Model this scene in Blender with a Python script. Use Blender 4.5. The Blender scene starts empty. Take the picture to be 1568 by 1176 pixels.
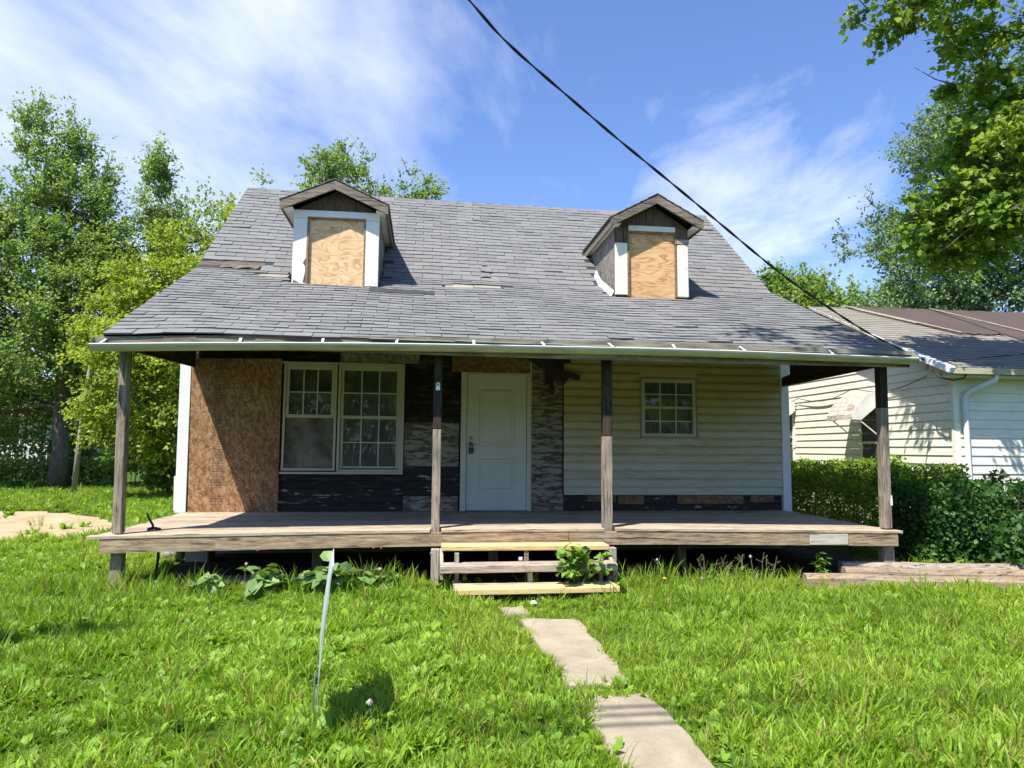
import bpy, math, random
import numpy as np
from mathutils import Vector, Matrix
random.seed(7); rng = np.random.default_rng(7)
scene = bpy.context.scene
COL = scene.collection
PI = math.pi
G = -0.6                      # ground level; porch deck is z = 0
R_ = math.radians

# ------------------------------------------------------------------ camera
yaw, pitch, roll = .1205, .0922, .0079
F = Vector((math.sin(yaw)*math.cos(pitch), math.cos(yaw)*math.cos(pitch), math.sin(pitch)))
Rr = Vector((math.cos(yaw), -math.sin(yaw), 0)); U = Rr.cross(F)
R2 = math.cos(roll)*Rr + math.sin(roll)*U; U2 = -math.sin(roll)*Rr + math.cos(roll)*U
cam = bpy.data.cameras.new('camera'); camo = bpy.data.objects.new('camera', cam); COL.objects.link(camo)
cam.sensor_width = 36; cam.lens = 36*1075.2/1568; cam.clip_end = 2000; cam.clip_start = .05
CAM = Vector((3.42, -10.46, 0.918))
camo.matrix_world = Matrix(((R2.x, U2.x, -F.x, CAM.x), (R2.y, U2.y, -F.y, CAM.y), (R2.z, U2.z, -F.z, CAM.z), (0, 0, 0, 1)))
scene.camera = camo

# ------------------------------------------------------------------ light
SUN = Vector((-.40, -.41, 1.0)).normalized()      # towards the sun
sl = bpy.data.lights.new('sun', 'SUN'); sl.energy = 5.0; sl.angle = R_(.55); sl.color = (1, .955, .88)
so = bpy.data.objects.new('sun', sl); COL.objects.link(so)
so.rotation_euler = (-SUN).to_track_quat('-Z', 'Y').to_euler(); so.location = SUN*60
world = bpy.data.worlds.new('World'); scene.world = world; world.use_nodes = True; world.cycles.sampling_method = 'MANUAL'; world.cycles.sample_map_resolution = 512
scene.view_settings.view_transform = 'Standard'; scene.view_settings.look = 'None'
scene.view_settings.exposure = 0.88; scene.view_settings.gamma = 1
scene.view_settings.use_curve_mapping = False
scene.render.engine = 'CYCLES'
cy = scene.cycles
cy.max_bounces = 5; cy.diffuse_bounces = 3; cy.glossy_bounces = 2; cy.transparent_max_bounces = 8; cy.transmission_bounces = 3
cy.use_adaptive_sampling = True; cy.adaptive_threshold = .014
cy.use_denoising = True
cy.sample_clamp_indirect = 6

def nd(nt, typ, ins=None, **props):
    n = nt.nodes.new(typ)
    for k, v in props.items(): setattr(n, k, v)
    for k, v in (ins or {}).items():
        s = n.inputs[k]
        if isinstance(v, bpy.types.NodeSocket): nt.links.new(v, s)
        elif isinstance(v, bpy.types.Node): nt.links.new(v.outputs[0], s)
        else:
            if hasattr(s, 'default_value') and s.type == 'RGBA' and len(v) == 3: v = (*v, 1)
            s.default_value = v
    return n
def math_(nt, op, a, b=0.0, c=None, clamp=False):
    ins = {0: a, 1: b}
    if c is not None: ins[2] = c
    n = nd(nt, 'ShaderNodeMath', ins, operation=op); n.use_clamp = clamp; return n.outputs[0]
def ramp(nt, fac, stops, interp='LINEAR'):
    n = nd(nt, 'ShaderNodeValToRGB', {'Fac': fac}); cr = n.color_ramp; cr.interpolation = interp
    while len(cr.elements) < len(stops): cr.elements.new(.5)
    for e, (p, c) in zip(cr.elements, stops):
        e.position = p; e.color = (*c, 1) if len(c) == 3 else c
    return n.outputs[0]
def mix(nt, fac, a, b, blend='MIX'):
    n = nd(nt, 'ShaderNodeMix', data_type='RGBA', blend_type=blend)
    for i, v in ((0, fac), (6, a), (7, b)):
        s = n.inputs[i]
        if isinstance(v, bpy.types.NodeSocket): nt.links.new(v, s)
        else: s.default_value = (*v, 1) if i and len(v) == 3 else v
    return n.outputs[2]
def noise(nt, vec, scale, detail=5, rough=.6, dist=0.0):
    return nd(nt, 'ShaderNodeTexNoise', {'Vector': vec, 'Scale': scale, 'Detail': detail, 'Roughness': rough, 'Distortion': dist}).outputs[0]
def g1(v): return (v, v, v)
def ramp1(nt, fac, lo, hi):
    return nd(nt, 'ShaderNodeMapRange', {0: fac, 1: lo, 2: hi, 3: 0., 4: 1.}, clamp=True).outputs[0]

# sky: Nishita plus thin cirrus
def build_world():
    nt = world.node_tree; nt.nodes.clear()
    sky = nd(nt, 'ShaderNodeTexSky', sky_type='NISHITA', sun_disc=False)
    sky.sun_elevation = math.asin(SUN.z); sky.sun_rotation = math.atan2(SUN.x, SUN.y)
    sky.altitude = 200; sky.air_density = 1.0; sky.dust_density = .35; sky.ozone_density = 2.2
    tc = nd(nt, 'ShaderNodeTexCoord')
    sep = nd(nt, 'ShaderNodeSeparateXYZ', {0: tc.outputs['Generated']})
    zc = math_(nt, 'MAXIMUM', math_(nt, 'ADD', sep.outputs[2], .14), .05)
    px = math_(nt, 'DIVIDE', sep.outputs[0], zc); py = math_(nt, 'DIVIDE', sep.outputs[1], zc)
    v = nd(nt, 'ShaderNodeCombineXYZ', {0: px, 1: py, 2: 0.}).outputs[0]
    v1 = nd(nt, 'ShaderNodeMapping', {0: v, 'Location': (3.1, 1.7, 0), 'Rotation': (0, 0, .55), 'Scale': (1.0, .55, 1)}).outputs[0]
    big = noise(nt, v1, .9, 3, .5, .0)
    v2 = nd(nt, 'ShaderNodeMapping', {0: v, 'Location': (9.3, 2.2, 0), 'Rotation': (0, 0, .7), 'Scale': (1.25, .75, 1)}).outputs[0]
    fine = noise(nt, nd(nt, 'ShaderNodeMapping', {0: v2, 'Scale': (1.25, .75, 1)}).outputs[0], 2.4, 9, .60, .25)
    # a bank of cirrus lies towards the west-north-west
    bank = nd(nt, 'ShaderNodeVectorMath', {0: tc.outputs['Generated'], 1: (-.40, .82, .40)}, operation='DOT_PRODUCT').outputs['Value']
    bank = ramp1(nt, bank, .82, 1.02)
    a = math_(nt, 'ADD', math_(nt, 'MULTIPLY', big, .62), math_(nt, 'MULTIPLY', bank, .44))
    a = math_(nt, 'ADD', a, math_(nt, 'MULTIPLY', fine, .95))
    m = ramp1(nt, a, .85, 1.42)
    # one soft cloud low over the neighbouring roofs
    pc = nd(nt, 'ShaderNodeVectorMath', {0: tc.outputs['Generated'], 1: (.421, .851, .315)}, operation='DOT_PRODUCT').outputs['Value']
    pf = ramp1(nt, math_(nt, 'ADD', math_(nt, 'MULTIPLY', ramp1(nt, pc, .975, 1.0), .62), math_(nt, 'MULTIPLY', noise(nt, v2, 2.6, 8, .6, .3), 1.15)), .90, 1.36)
    m = math_(nt, 'MAXIMUM', math_(nt, 'MULTIPLY', m, .84), math_(nt, 'MULTIPLY', pf, .70))
    gain = mix(nt, 1.0, sky.outputs[0], (1.10, 1.22, 1.55), 'MULTIPLY')
    col = mix(nt, m, gain, (7.4, 7.8, 8.8))
    bg = nd(nt, 'ShaderNodeBackground', {'Color': col, 'Strength': .088})
    out = nd(nt, 'ShaderNodeOutputWorld'); nt.links.new(bg.outputs[0], out.inputs[0])
build_world()

# ------------------------------------------------------------------ materials
MATS = {}
def new_mat(name):
    m = bpy.data.materials.new(name); m.use_nodes = True; nt = m.node_tree; nt.nodes.clear(); MATS[name] = m
    return m, nt
def finish(nt, col, rough=.8, bump=None, bstr=.3, bdist=.01, spec=.3, metal=0.0):
    ins = {'Base Color': col, 'Roughness': rough, 'Specular IOR Level': spec, 'Metallic': metal}
    if bump is not None:
        ins['Normal'] = nd(nt, 'ShaderNodeBump', {'Height': bump, 'Strength': bstr, 'Distance': bdist}).outputs[0]
    p = nd(nt, 'ShaderNodeBsdfPrincipled', ins)
    o = nd(nt, 'ShaderNodeOutputMaterial'); nt.links.new(p.outputs[0], o.inputs[0]); return p
def coord(nt, scale=(1, 1, 1), rnd=True, rot=(0, 0, 0)):
    v = nd(nt, 'ShaderNodeTexCoord').outputs['Object']
    if rnd:
        r = nd(nt, 'ShaderNodeObjectInfo').outputs['Random']
        r = math_(nt, 'MULTIPLY', r, 41.7)
        v = nd(nt, 'ShaderNodeVectorMath', {0: v, 1: nd(nt, 'ShaderNodeCombineXYZ', {0: r, 1: r, 2: r}).outputs[0]}, operation='ADD').outputs[0]
    return nd(nt, 'ShaderNodeMapping', {0: v, 'Scale': scale, 'Rotation': rot}).outputs[0]
def ax(axis, along, across):
    return tuple(along if i == 'xyz'.index(axis) else across for i in range(3))
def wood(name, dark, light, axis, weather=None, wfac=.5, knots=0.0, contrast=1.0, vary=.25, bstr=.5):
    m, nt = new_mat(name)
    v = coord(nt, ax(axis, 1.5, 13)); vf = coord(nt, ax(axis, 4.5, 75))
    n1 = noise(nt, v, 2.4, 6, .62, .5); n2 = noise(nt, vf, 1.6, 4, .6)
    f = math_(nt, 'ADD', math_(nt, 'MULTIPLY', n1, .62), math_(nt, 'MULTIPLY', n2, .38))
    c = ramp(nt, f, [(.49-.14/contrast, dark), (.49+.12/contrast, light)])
    if weather:
        big = noise(nt, coord(nt, ax(axis, .5, 2.2)), 2.2, 5, .65, .6)
        c = mix(nt, math_(nt, 'MULTIPLY', ramp1(nt, big, .42, .66), wfac), c, weather)
    # fine cracks
    cr = ramp1(nt, noise(nt, coord(nt, ax(axis, 1.7, 42)), 1.1, 3, .55, .3), .345, .405)
    c = mix(nt, math_(nt, 'SUBTRACT', .85, math_(nt, 'MULTIPLY', cr, .85)), c, tuple(x*.25 for x in dark))
    st_ = noise(nt, coord(nt, ax(axis, 1.3, 1.6)), 2.6, 5, .7, 1.0)
    c = mix(nt, math_(nt, 'MULTIPLY', ramp1(nt, st_, .54, .70), .55), c, tuple(x*.7 for x in dark))
    if knots:
        vk = nd(nt, 'ShaderNodeTexVoronoi', {'Vector': coord(nt, ax(axis, 1.3, 5)), 'Scale': 1.35}).outputs['Distance']
        k = ramp1(nt, vk, .05, .17)
        c = mix(nt, math_(nt, 'MULTIPLY', math_(nt, 'SUBTRACT', 1., k), knots), c, tuple(x*.35 for x in dark))
    rr = nd(nt, 'ShaderNodeObjectInfo').outputs['Random']
    val = math_(nt, 'ADD', 1-vary/2, math_(nt, 'MULTIPLY', rr, vary))
    c = mix(nt, 1.0, c, nd(nt, 'ShaderNodeCombineXYZ', {0: val, 1: val, 2: val}).outputs[0], 'MULTIPLY')
    finish(nt, c, .88, f, bstr, .012, .2)
for a in 'xyz':
    wood('weathered_'+a, (.19, .15, .11), (.52, .44, .34), a, (.40, .355, .30), .7, .0)
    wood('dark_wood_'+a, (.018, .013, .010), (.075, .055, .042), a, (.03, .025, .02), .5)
wood('fascia_wood', (.13, .085, .048), (.47, .345, .21), 'x', (.30, .255, .195), .6, .85, 1.25, .12)
wood('patch_wood', (.34, .30, .25), (.60, .545, .46), 'x', (.42, .40, .36), .6, .2)
wood('deck_wood', (.21, .155, .105), (.53, .42, .295), 'x', (.37, .315, .25), .6, .25, 1, .35)
wood('post_wood', (.10, .078, .058), (.40, .325, .245), 'z', (.25, .215, .18), .6, .35, 1.2, .2)
wood('new_lumber', (.52, .345, .14), (.72, .54, .265), 'x', (.62, .46, .22), .5, .25, .8, .08, .2)
wood('rake_wood', (.085, .068, .052), (.27, .22, .17), 'x', (.185, .165, .145), .6, .1, 1.2, .3)
wood('gable_board', (.075, .05, .034), (.19, .135, .09), 'z', (.14, .10, .072), .6, 0, 1.0, .2)
wood('timber_wood', (.15, .105, .065), (.40, .285, .18), 'x', (.26, .215, .165), .6, .1, 1.1, .3)
wood('pole_wood', (.19, .16, .12), (.40, .345, .27), 'z', (.33, .30, .26), .6, 0, 1, .2)
wood('trunk_bark', (.07, .057, .045), (.22, .185, .15), 'z', (.17, .16, .14), .6, 0, 1.2, .3, 1.0)
wood('rotten_wood', (.055, .042, .032), (.20, .155, .115), 'x', (.13, .11, .09), .6, 0, 1.3, .3)
wood('brown_wood', (.12, .075, .045), (.33, .225, .145), 'x', (.25, .2, .15), .5, 0, 1.3, .3)

def painted(name, paint, under, axis, lo, hi, scale=3.0, along=1.2, across=9, rough=.6, dirt=(.35, .32, .27), dirtf=.35):
    m, nt = new_mat(name)
    v = coord(nt, ax(axis, along, across))
    n1 = math_(nt, 'ADD', math_(nt, 'MULTIPLY', noise(nt, v, scale, 7, .66, .25), .62), math_(nt, 'MULTIPLY', noise(nt, coord(nt, ax(axis, along*2.6, across*2.4)), scale, 5, .6, .2), .38))
    f = ramp1(nt, n1, lo, hi)
    w = ramp(nt, noise(nt, coord(nt, ax(axis, 1, 30)), 2., 5, .6), [(.3, tuple(x*.5 for x in under)), (.7, tuple(min(1, x*1.4) for x in under))])
    d = noise(nt, coord(nt, (2.2, 2.2, 1.2)), 2.1, 5, .65)
    p = mix(nt, math_(nt, 'MULTIPLY', ramp1(nt, d, .45, .75), dirtf), paint, dirt)
    c = mix(nt, f, w, p)
    finish(nt, c, rough, math_(nt, 'ADD', math_(nt, 'MULTIPLY', f, .6), math_(nt, 'MULTIPLY', n1, .3)), .6, .008, .15)
painted('peeling_clapboard', (.32, .285, .21), (.125, .092, .06), 'x', .465, .515, 3.0, 1.3, 6.0)
painted('peeling_dark', (.36, .33, .275), (.036, .027, .019), 'x', .56, .60, 2.6, 1.2, 6.5)
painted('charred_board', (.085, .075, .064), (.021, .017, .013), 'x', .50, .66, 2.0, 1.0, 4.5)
painted('chipped_white', (.80, .79, .74), (.20, .16, .12), 'z', .355, .375, 2.2, 1.6, 5, .5, (.5, .47, .40), .3)
painted('chipped_white_x', (.80, .79, .74), (.20, .16, .12), 'x', .31, .335, 2.2, 1.6, 5, .5, (.5, .47, .40), .3)
painted('chipped_cream', (.78, .74, .60), (.22, .17, .12), 'z', .35, .37, 2.2, 1.6, 5, .5, (.5, .45, .36), .35)
painted('corner_white', (.74, .75, .76), (.3, .27, .23), 'z', .22, .25, 2, 1, 4, .5, (.55, .53, .5), .3)
painted('far_wall', (.66, .66, .63), (.4, .38, .35), 'x', .2, .25, 2, 1, 4, .7)

def flat(name, col, rough=.5, spec=.4, metal=0, dirt=None, dscale=3.0, dfac=.5, lo=.45, hi=.75, fine=0.06, streak=(1, 1, 1)):
    m, nt = new_mat(name)
    n = noise(nt, coord(nt, streak), dscale, 7, .65, .3)
    c = mix(nt, math_(nt, 'MULTIPLY', ramp1(nt, n, lo, hi), dfac), col, dirt or tuple(x*.6 for x in col))
    n2 = noise(nt, coord(nt), 45, 4, .6)
    k = math_(nt, 'ADD', 1-fine, math_(nt, 'MULTIPLY', n2, 2*fine))
    c = mix(nt, 1., c, nd(nt, 'ShaderNodeCombineXYZ', {0: k, 1: k, 2: k}).outputs[0], 'MULTIPLY')
    finish(nt, c, rough, n2, .12, .004, spec, metal)
flat('door_paint', (.60, .585, .49), .5, .3, dirt=(.44, .41, .30), dfac=.5, dscale=1.2)
flat('door_trim', (.60, .56, .42), .5, .4, dirt=(.42, .38, .26))
flat('window_trim', (.50, .46, .35), .5, .4, dirt=(.36, .33, .26), dscale=4)
flat('muntin_paint', (.55, .545, .50), .5, .4, dirt=(.4, .38, .33))
flat('window_bronze', (.30, .27, .21), .5, .4, dirt=(.18, .16, .12))
flat('gutter_paint', (.50, .465, .31), .5, .3, dirt=(.30, .275, .17), dscale=2.2, dfac=.8, lo=.42, hi=.66, streak=(.8, 3, 5))
flat('gutter_inside', (.31, .285, .205), .7, .2, dirt=(.12, .105, .07), dscale=2.6, dfac=.95, lo=.4, hi=.62, streak=(.8, 3, 4))
flat('gutter_lip', (.62, .62, .55), .35, .5, dirt=(.6, .6, .52))
flat('white_metal', (.80, .81, .82), .35, .5, dirt=(.6, .6, .58))
flat('awning_metal', (.72, .71, .66), .45, .45, dirt=(.50, .44, .36), dscale=5, dfac=.8)
flat('awning_rust', (.58, .54, .47), .6, .3, dirt=(.32, .25, .19), dscale=9, dfac=.95, lo=.4, hi=.6)
flat('black_metal', (.02, .02, .02), .4, .5)
flat('steel', (.55, .55, .52), .3, .5, 1.0)
flat('black_rubber', (.018, .018, .018), .55, .4)
flat('room_dark', (.05, .048, .045), .9, .1)
flat('curtain', (.30, .30, .27), .9, .1, dirt=(.16, .15, .13), dscale=2, dfac=.8, streak=(5, 5, .6))
flat('curtain_blue', (.19, .225, .25), .9, .1, dirt=(.09, .11, .12), dscale=2, dfac=.8, streak=(5, 5, .6))
flat('curtain_green', (.24, .26, .19), .9, .1, dirt=(.13, .15, .10), dscale=3, dfac=.8, streak=(6, 6, .5))
flat('sooty_board', (.22, .195, .16), .85, .1, dirt=(.07, .06, .05), dscale=2.6, dfac=.95, lo=.38, hi=.64)
flat('foundation', (.36, .34, .30), .9, .1, dirt=(.2, .18, .15), dscale=4, fine=.2)
flat('underlay', (.055, .055, .058), .95, .1)
flat('brown_metal', (.088, .064, .052), .65, .2, dirt=(.058, .044, .037), dscale=1.6, dfac=.7)
flat('far_roof', (.17, .095, .075), .85, .1, dirt=(.2, .11, .09), fine=.25)
flat('stake_metal', (.34, .36, .36), .45, .5, .6)
flat('sign_plastic', (.52, .54, .55), .45, .4, dirt=(.30, .31, .32), dscale=4, dfac=.8)
flat('blue_plastic', (.25, .36, .52), .35, .5)
flat('white_plastic', (.82, .82, .80), .4, .5)
flat('stone', (.42, .38, .33), .9, .2, dirt=(.28, .25, .21), dscale=14, fine=.2)
flat('dandelion_yellow', (.8, .6, .02), .8, .1)
flat('seed_head', (.46, .44, .38), .95, .05)
flat('dry_stem', (.20, .20, .10), .9, .1)

def vinyl(name, top, low, z0, z1, dirt):
    m, nt = new_mat(name)
    v = coord(nt, (1, 1, 1), rnd=False)
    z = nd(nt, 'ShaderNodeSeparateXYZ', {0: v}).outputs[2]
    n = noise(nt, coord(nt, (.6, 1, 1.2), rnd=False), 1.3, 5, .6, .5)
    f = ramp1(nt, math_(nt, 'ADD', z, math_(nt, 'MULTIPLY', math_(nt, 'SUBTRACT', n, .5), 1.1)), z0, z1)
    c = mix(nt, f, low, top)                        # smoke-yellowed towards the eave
    d = noise(nt, coord(nt, (1.5, 3, 6)), 2.2, 7, .7, .4)
    c = mix(nt, math_(nt, 'MULTIPLY', ramp1(nt, d, .48, .74), .6), c, dirt)
    sp = ramp1(nt, noise(nt, coord(nt, (2, 2, 3), rnd=False), 2.4, 6, .7, .8), .735, .76)
    c = mix(nt, math_(nt, 'MULTIPLY', sp, .8), c, (.09, .085, .07))
    rr = nd(nt, 'ShaderNodeObjectInfo').outputs['Random']
    k = math_(nt, 'ADD', .93, math_(nt, 'MULTIPLY', rr, .12))
    c = mix(nt, 1., c, nd(nt, 'ShaderNodeCombineXYZ', {0: k, 1: k, 2: k}).outputs[0], 'MULTIPLY')
    finish(nt, c, .48, noise(nt, coord(nt, (1.2, 1, 40)), 2, 4, .6), .12, .004, .35)
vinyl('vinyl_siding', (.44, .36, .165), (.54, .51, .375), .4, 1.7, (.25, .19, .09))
vinyl('neighbor_siding', (.84, .81, .66), (.84, .81, .67), .7, 1.9, (.60, .56, .42))

def osb(name, c0, c1, c2, stamp=False, rot=0.0):
    m, nt = new_mat(name)
    tot = None
    base = coord(nt, (1, 1, 1))
    w = nd(nt, 'ShaderNodeVectorMath', {0: base, 1: nd(nt, 'ShaderNodeVectorMath', {0: nd(nt, 'ShaderNodeTexNoise', {'Vector': base, 'Scale': 6., 'Detail': 3.}).outputs[1], 'Scale': .08}, operation='SCALE').outputs[0]}, operation='ADD').outputs[0]
    cols = []
    for i, (ang, sc) in enumerate(((.3, (46, 46, 12)), (1.35, (42, 42, 11)), (2.4, (50, 50, 14)))):
        mp = nd(nt, 'ShaderNodeMapping', {0: nd(nt, 'ShaderNodeMapping', {0: w, 'Rotation': (0, ang+rot, 0)}).outputs[0], 'Scale': sc}).outputs[0]
        cols.append(nd(nt, 'ShaderNodeTexVoronoi', {'Vector': mp, 'Scale': 1.0}).outputs['Color'])
    sel = noise(nt, base, 34, 2, .5)
    r0 = [nd(nt, 'ShaderNodeSeparateColor', {0: c}).outputs[0] for c in cols]
    a = math_(nt, 'ADD', math_(nt, 'MULTIPLY', r0[0], ramp1(nt, sel, .40, .46)), math_(nt, 'MULTIPLY', r0[1], math_(nt, 'SUBTRACT', 1., ramp1(nt, sel, .40, .46))))
    a = math_(nt, 'ADD', math_(nt, 'MULTIPLY', a, .7), math_(nt, 'MULTIPLY', r0[2], .3))
    a = math_(nt, 'ADD', math_(nt, 'MULTIPLY', a, .8), math_(nt, 'MULTIPLY', noise(nt, coord(nt, (20, 20, 20)), 2., 4, .6), .25))
    c = ramp(nt, a, [(.2, c0), (.5, c1), (.85, c2)])
    st = noise(nt, coord(nt, (.9, 1, .5)), 1.6, 5, .6)
    c = mix(nt, math_(nt, 'MULTIPLY', ramp1(nt, st, .45, .75), .45), c, tuple(x*.6 for x in c0))
    if stamp:    # the blurred mill stamp: an unreadable column of short printed dashes
        xyz = nd(nt, 'ShaderNodeSeparateXYZ', {0: coord(nt, (1, 1, 1), rnd=False)})
        inx = math_(nt, 'LESS_THAN', math_(nt, 'ABSOLUTE', math_(nt, 'SUBTRACT', xyz.outputs[0], .505)), .088)
        dash = math_(nt, 'GREATER_THAN', math_(nt, 'FRACT', math_(nt, 'MULTIPLY', xyz.outputs[2], 26.)), .62)
        grp = ramp1(nt, noise(nt, coord(nt, (.01, .01, 3.2), rnd=False), 1.6, 2, .5), .44, .47)
        brk = ramp1(nt, noise(nt, coord(nt, (30, 1, 26), rnd=False), 1., 2, .5), .42, .5)
        k = math_(nt, 'MULTIPLY', math_(nt, 'MULTIPLY', inx, dash), math_(nt, 'MULTIPLY', grp, brk))
        c = mix(nt, math_(nt, 'MULTIPLY', k, .62), c, (.04, .03, .025))
        band = math_(nt, 'MULTIPLY', inx, .16)
        c = mix(nt, band, c, (.10, .075, .05))
    finish(nt, c, .8, a, .35, .004, .25)
osb('osb_panel', (.15, .072, .032), (.27, .145, .068), (.44, .27, .145), True)
osb('osb_strip', (.11, .062, .028), (.20, .118, .055), (.30, .19, .095), False, 1.2)
osb('osb_gray', (.10, .088, .072), (.21, .185, .15), (.36, .325, .28))

def plywood(name, c0, c1, c2, zs, xs, rings):
    m, nt = new_mat(name)
    v = coord(nt, (xs, 1, zs))
    n = noise(nt, v, 1.15, 2.2, .5, .35)
    f = math_(nt, 'FRACT', math_(nt, 'MULTIPLY', n, rings))
    f = math_(nt, 'POWER', f, 2.2)
    fine = noise(nt, coord(nt, (2, 2, 75)), 2, 4, .6)
    f = math_(nt, 'ADD', math_(nt, 'MULTIPLY', f, .75), math_(nt, 'MULTIPLY', fine, .25))
    c = ramp(nt, f, [(.1, c2), (.45, c1), (.85, c0)])
    st = noise(nt, coord(nt, (1.6, 1, 1.6)), 1.7, 4, .6)
    c = mix(nt, math_(nt, 'MULTIPLY', ramp1(nt, st, .45, .7), .4), c, c0)
    finish(nt, c, .72, f, .2, .003, .25)
plywood('plywood_pale', (.50, .285, .12), (.69, .455, .235), (.76, .545, .32), 4.2, 2.0, 9)
plywood('plywood_orange', (.42, .20, .07), (.62, .355, .15), (.70, .46, .24), 7.0, 1.3, 8)

def shingle_mat(name, c0, c1, stain):
    m, nt = new_mat(name)
    t = nd(nt, 'ShaderNodeAttribute', attribute_name='tint').outputs['Fac']
    r = nd(nt, 'ShaderNodeObjectInfo').outputs['Random']
    k = math_(nt, 'FRACT', math_(nt, 'ADD', t, r))
    geo = nd(nt, 'ShaderNodeNewGeometry').outputs['Position']
    gr = noise(nt, geo, 130, 3, .7)
    big = noise(nt, geo, .9, 5, .65)
    f = math_(nt, 'ADD', math_(nt, 'MULTIPLY', k, .20), math_(nt, 'MULTIPLY', gr, .75))
    c = ramp(nt, f, [(.2, c0), (.85, c1)])
    c = mix(nt, math_(nt, 'MULTIPLY', ramp1(nt, big, .42, .72), .5), c, stain)
    sc = ramp1(nt, noise(nt, nd(nt, 'ShaderNodeMapping', {0: geo, 'Scale': (2.2, 9, 9)}).outputs[0], 2.3, 5, .7), .68, .74)
    c = mix(nt, math_(nt, 'MULTIPLY', sc, .55), c, tuple(x*.35 for x in c0))
    finish(nt, c, .92, gr, .5, .004, .18)
shingle_mat('shingle', (.108, .107, .103), (.252, .249, .241), (.19, .186, .178))
shingle_mat('shingle_tan', (.22, .195, .155), (.38, .345, .285), (.26, .24, .205))
shingle_mat('shingle_neighbor', (.16, .15, .125), (.33, .305, .255), (.20, .19, .17))

def leaf_mat(name, dark, mid, light, trans=.42, gloss=.10, inst=False):
    m, nt = new_mat(name)
    if inst:
        oi = nd(nt, 'ShaderNodeObjectInfo')
        big = noise(nt, oi.outputs['Location'], .55, 3, .6)
        big = ramp1(nt, big, .30, .70)
        t = math_(nt, 'ADD', math_(nt, 'MULTIPLY', oi.outputs['Random'], .40), math_(nt, 'MULTIPLY', big, .60))
        tt = nd(nt, 'ShaderNodeAttribute', attribute_name='tint').outputs['Fac']
        t = math_(nt, 'ADD', math_(nt, 'MULTIPLY', t, .75), math_(nt, 'MULTIPLY', tt, .3))
    else:
        t = nd(nt, 'ShaderNodeAttribute', attribute_name='tint').outputs['Fac']
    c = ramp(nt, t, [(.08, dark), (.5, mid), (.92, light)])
    d = nd(nt, 'ShaderNodeBsdfPrincipled', {'Base Color': c, 'Roughness': .5, 'Specular IOR Level': .35})
    tc = mix(nt, 1.0, c, (1.25, 1.15, .55), 'MULTIPLY')
    tr = nd(nt, 'ShaderNodeBsdfTranslucent', {'Color': tc})
    ms = nd(nt, 'ShaderNodeMixShader', {0: trans, 1: d.outputs[0], 2: tr.outputs[0]})
    o = nd(nt, 'ShaderNodeOutputMaterial'); nt.links.new(ms.outputs[0], o.inputs[0])
leaf_mat('leaf_dark', (.11, .18, .040), (.225, .345, .080), (.36, .48, .13))
leaf_mat('leaf_bright', (.13, .21, .020), (.28, .385, .036), (.43, .52, .065), .5)
leaf_mat('leaf_mid', (.085, .155, .026), (.185, .30, .048), (.31, .42, .08), .45)
leaf_mat('leaf_blue', (.065, .12, .042), (.13, .215, .082), (.25, .345, .155), .3)
leaf_mat('leaf_maple', (.085, .165, .018), (.185, .315, .03), (.40, .52, .045), .5)
leaf_mat('leaf_hedge', (.060, .14, .012), (.15, .28, .022), (.34, .45, .04), .4)
leaf_mat('leaf_shrub', (.022, .07, .014), (.045, .125, .022), (.10, .21, .035), .4)
leaf_mat('leaf_weed', (.08, .18, .026), (.16, .31, .042), (.25, .42, .065), .4)
leaf_mat('leaf_burdock', (.10, .19, .055), (.17, .29, .085), (.26, .38, .13), .3)
leaf_mat('grass_blade', (.105, .20, .014), (.23, .39, .024), (.39, .53, .06), .42, inst=True)
leaf_mat('grass_dry', (.20, .20, .05), (.33, .32, .085), (.45, .43, .14), .35, inst=True)
leaf_mat('lawn_weed', (.10, .205, .016), (.20, .37, .028), (.33, .48, .05), .4, inst=True)

def glass_mat():
    m, nt = new_mat('pane_glass')
    n = noise(nt, coord(nt, (1, 1, 1)), 3.2, 6, .65, .4)
    fr = nd(nt, 'ShaderNodeFresnel', {'IOR': 1.5}).outputs[0]
    tr = nd(nt, 'ShaderNodeBsdfTransparent', {'Color': (.62, .68, .66, 1)})
    gl = nd(nt, 'ShaderNodeBsdfGlossy', {'Color': (.9, .95, .95, 1), 'Roughness': .015})
    df = nd(nt, 'ShaderNodeBsdfDiffuse', {'Color': (.30, .31, .29, 1)})
    m1 = nd(nt, 'ShaderNodeMixShader', {0: math_(nt, 'MULTIPLY', fr, .75), 1: tr.outputs[0], 2: gl.outputs[0]})
    m2 = nd(nt, 'ShaderNodeMixShader', {0: math_(nt, 'ADD', .10, math_(nt, 'MULTIPLY', ramp1(nt, n, .38, .78), .36)), 1: m1.outputs[0], 2: df.outputs[0]})
    o = nd(nt, 'ShaderNodeOutputMaterial'); nt.links.new(m2.outputs[0], o.inputs[0])
glass_mat()

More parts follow.
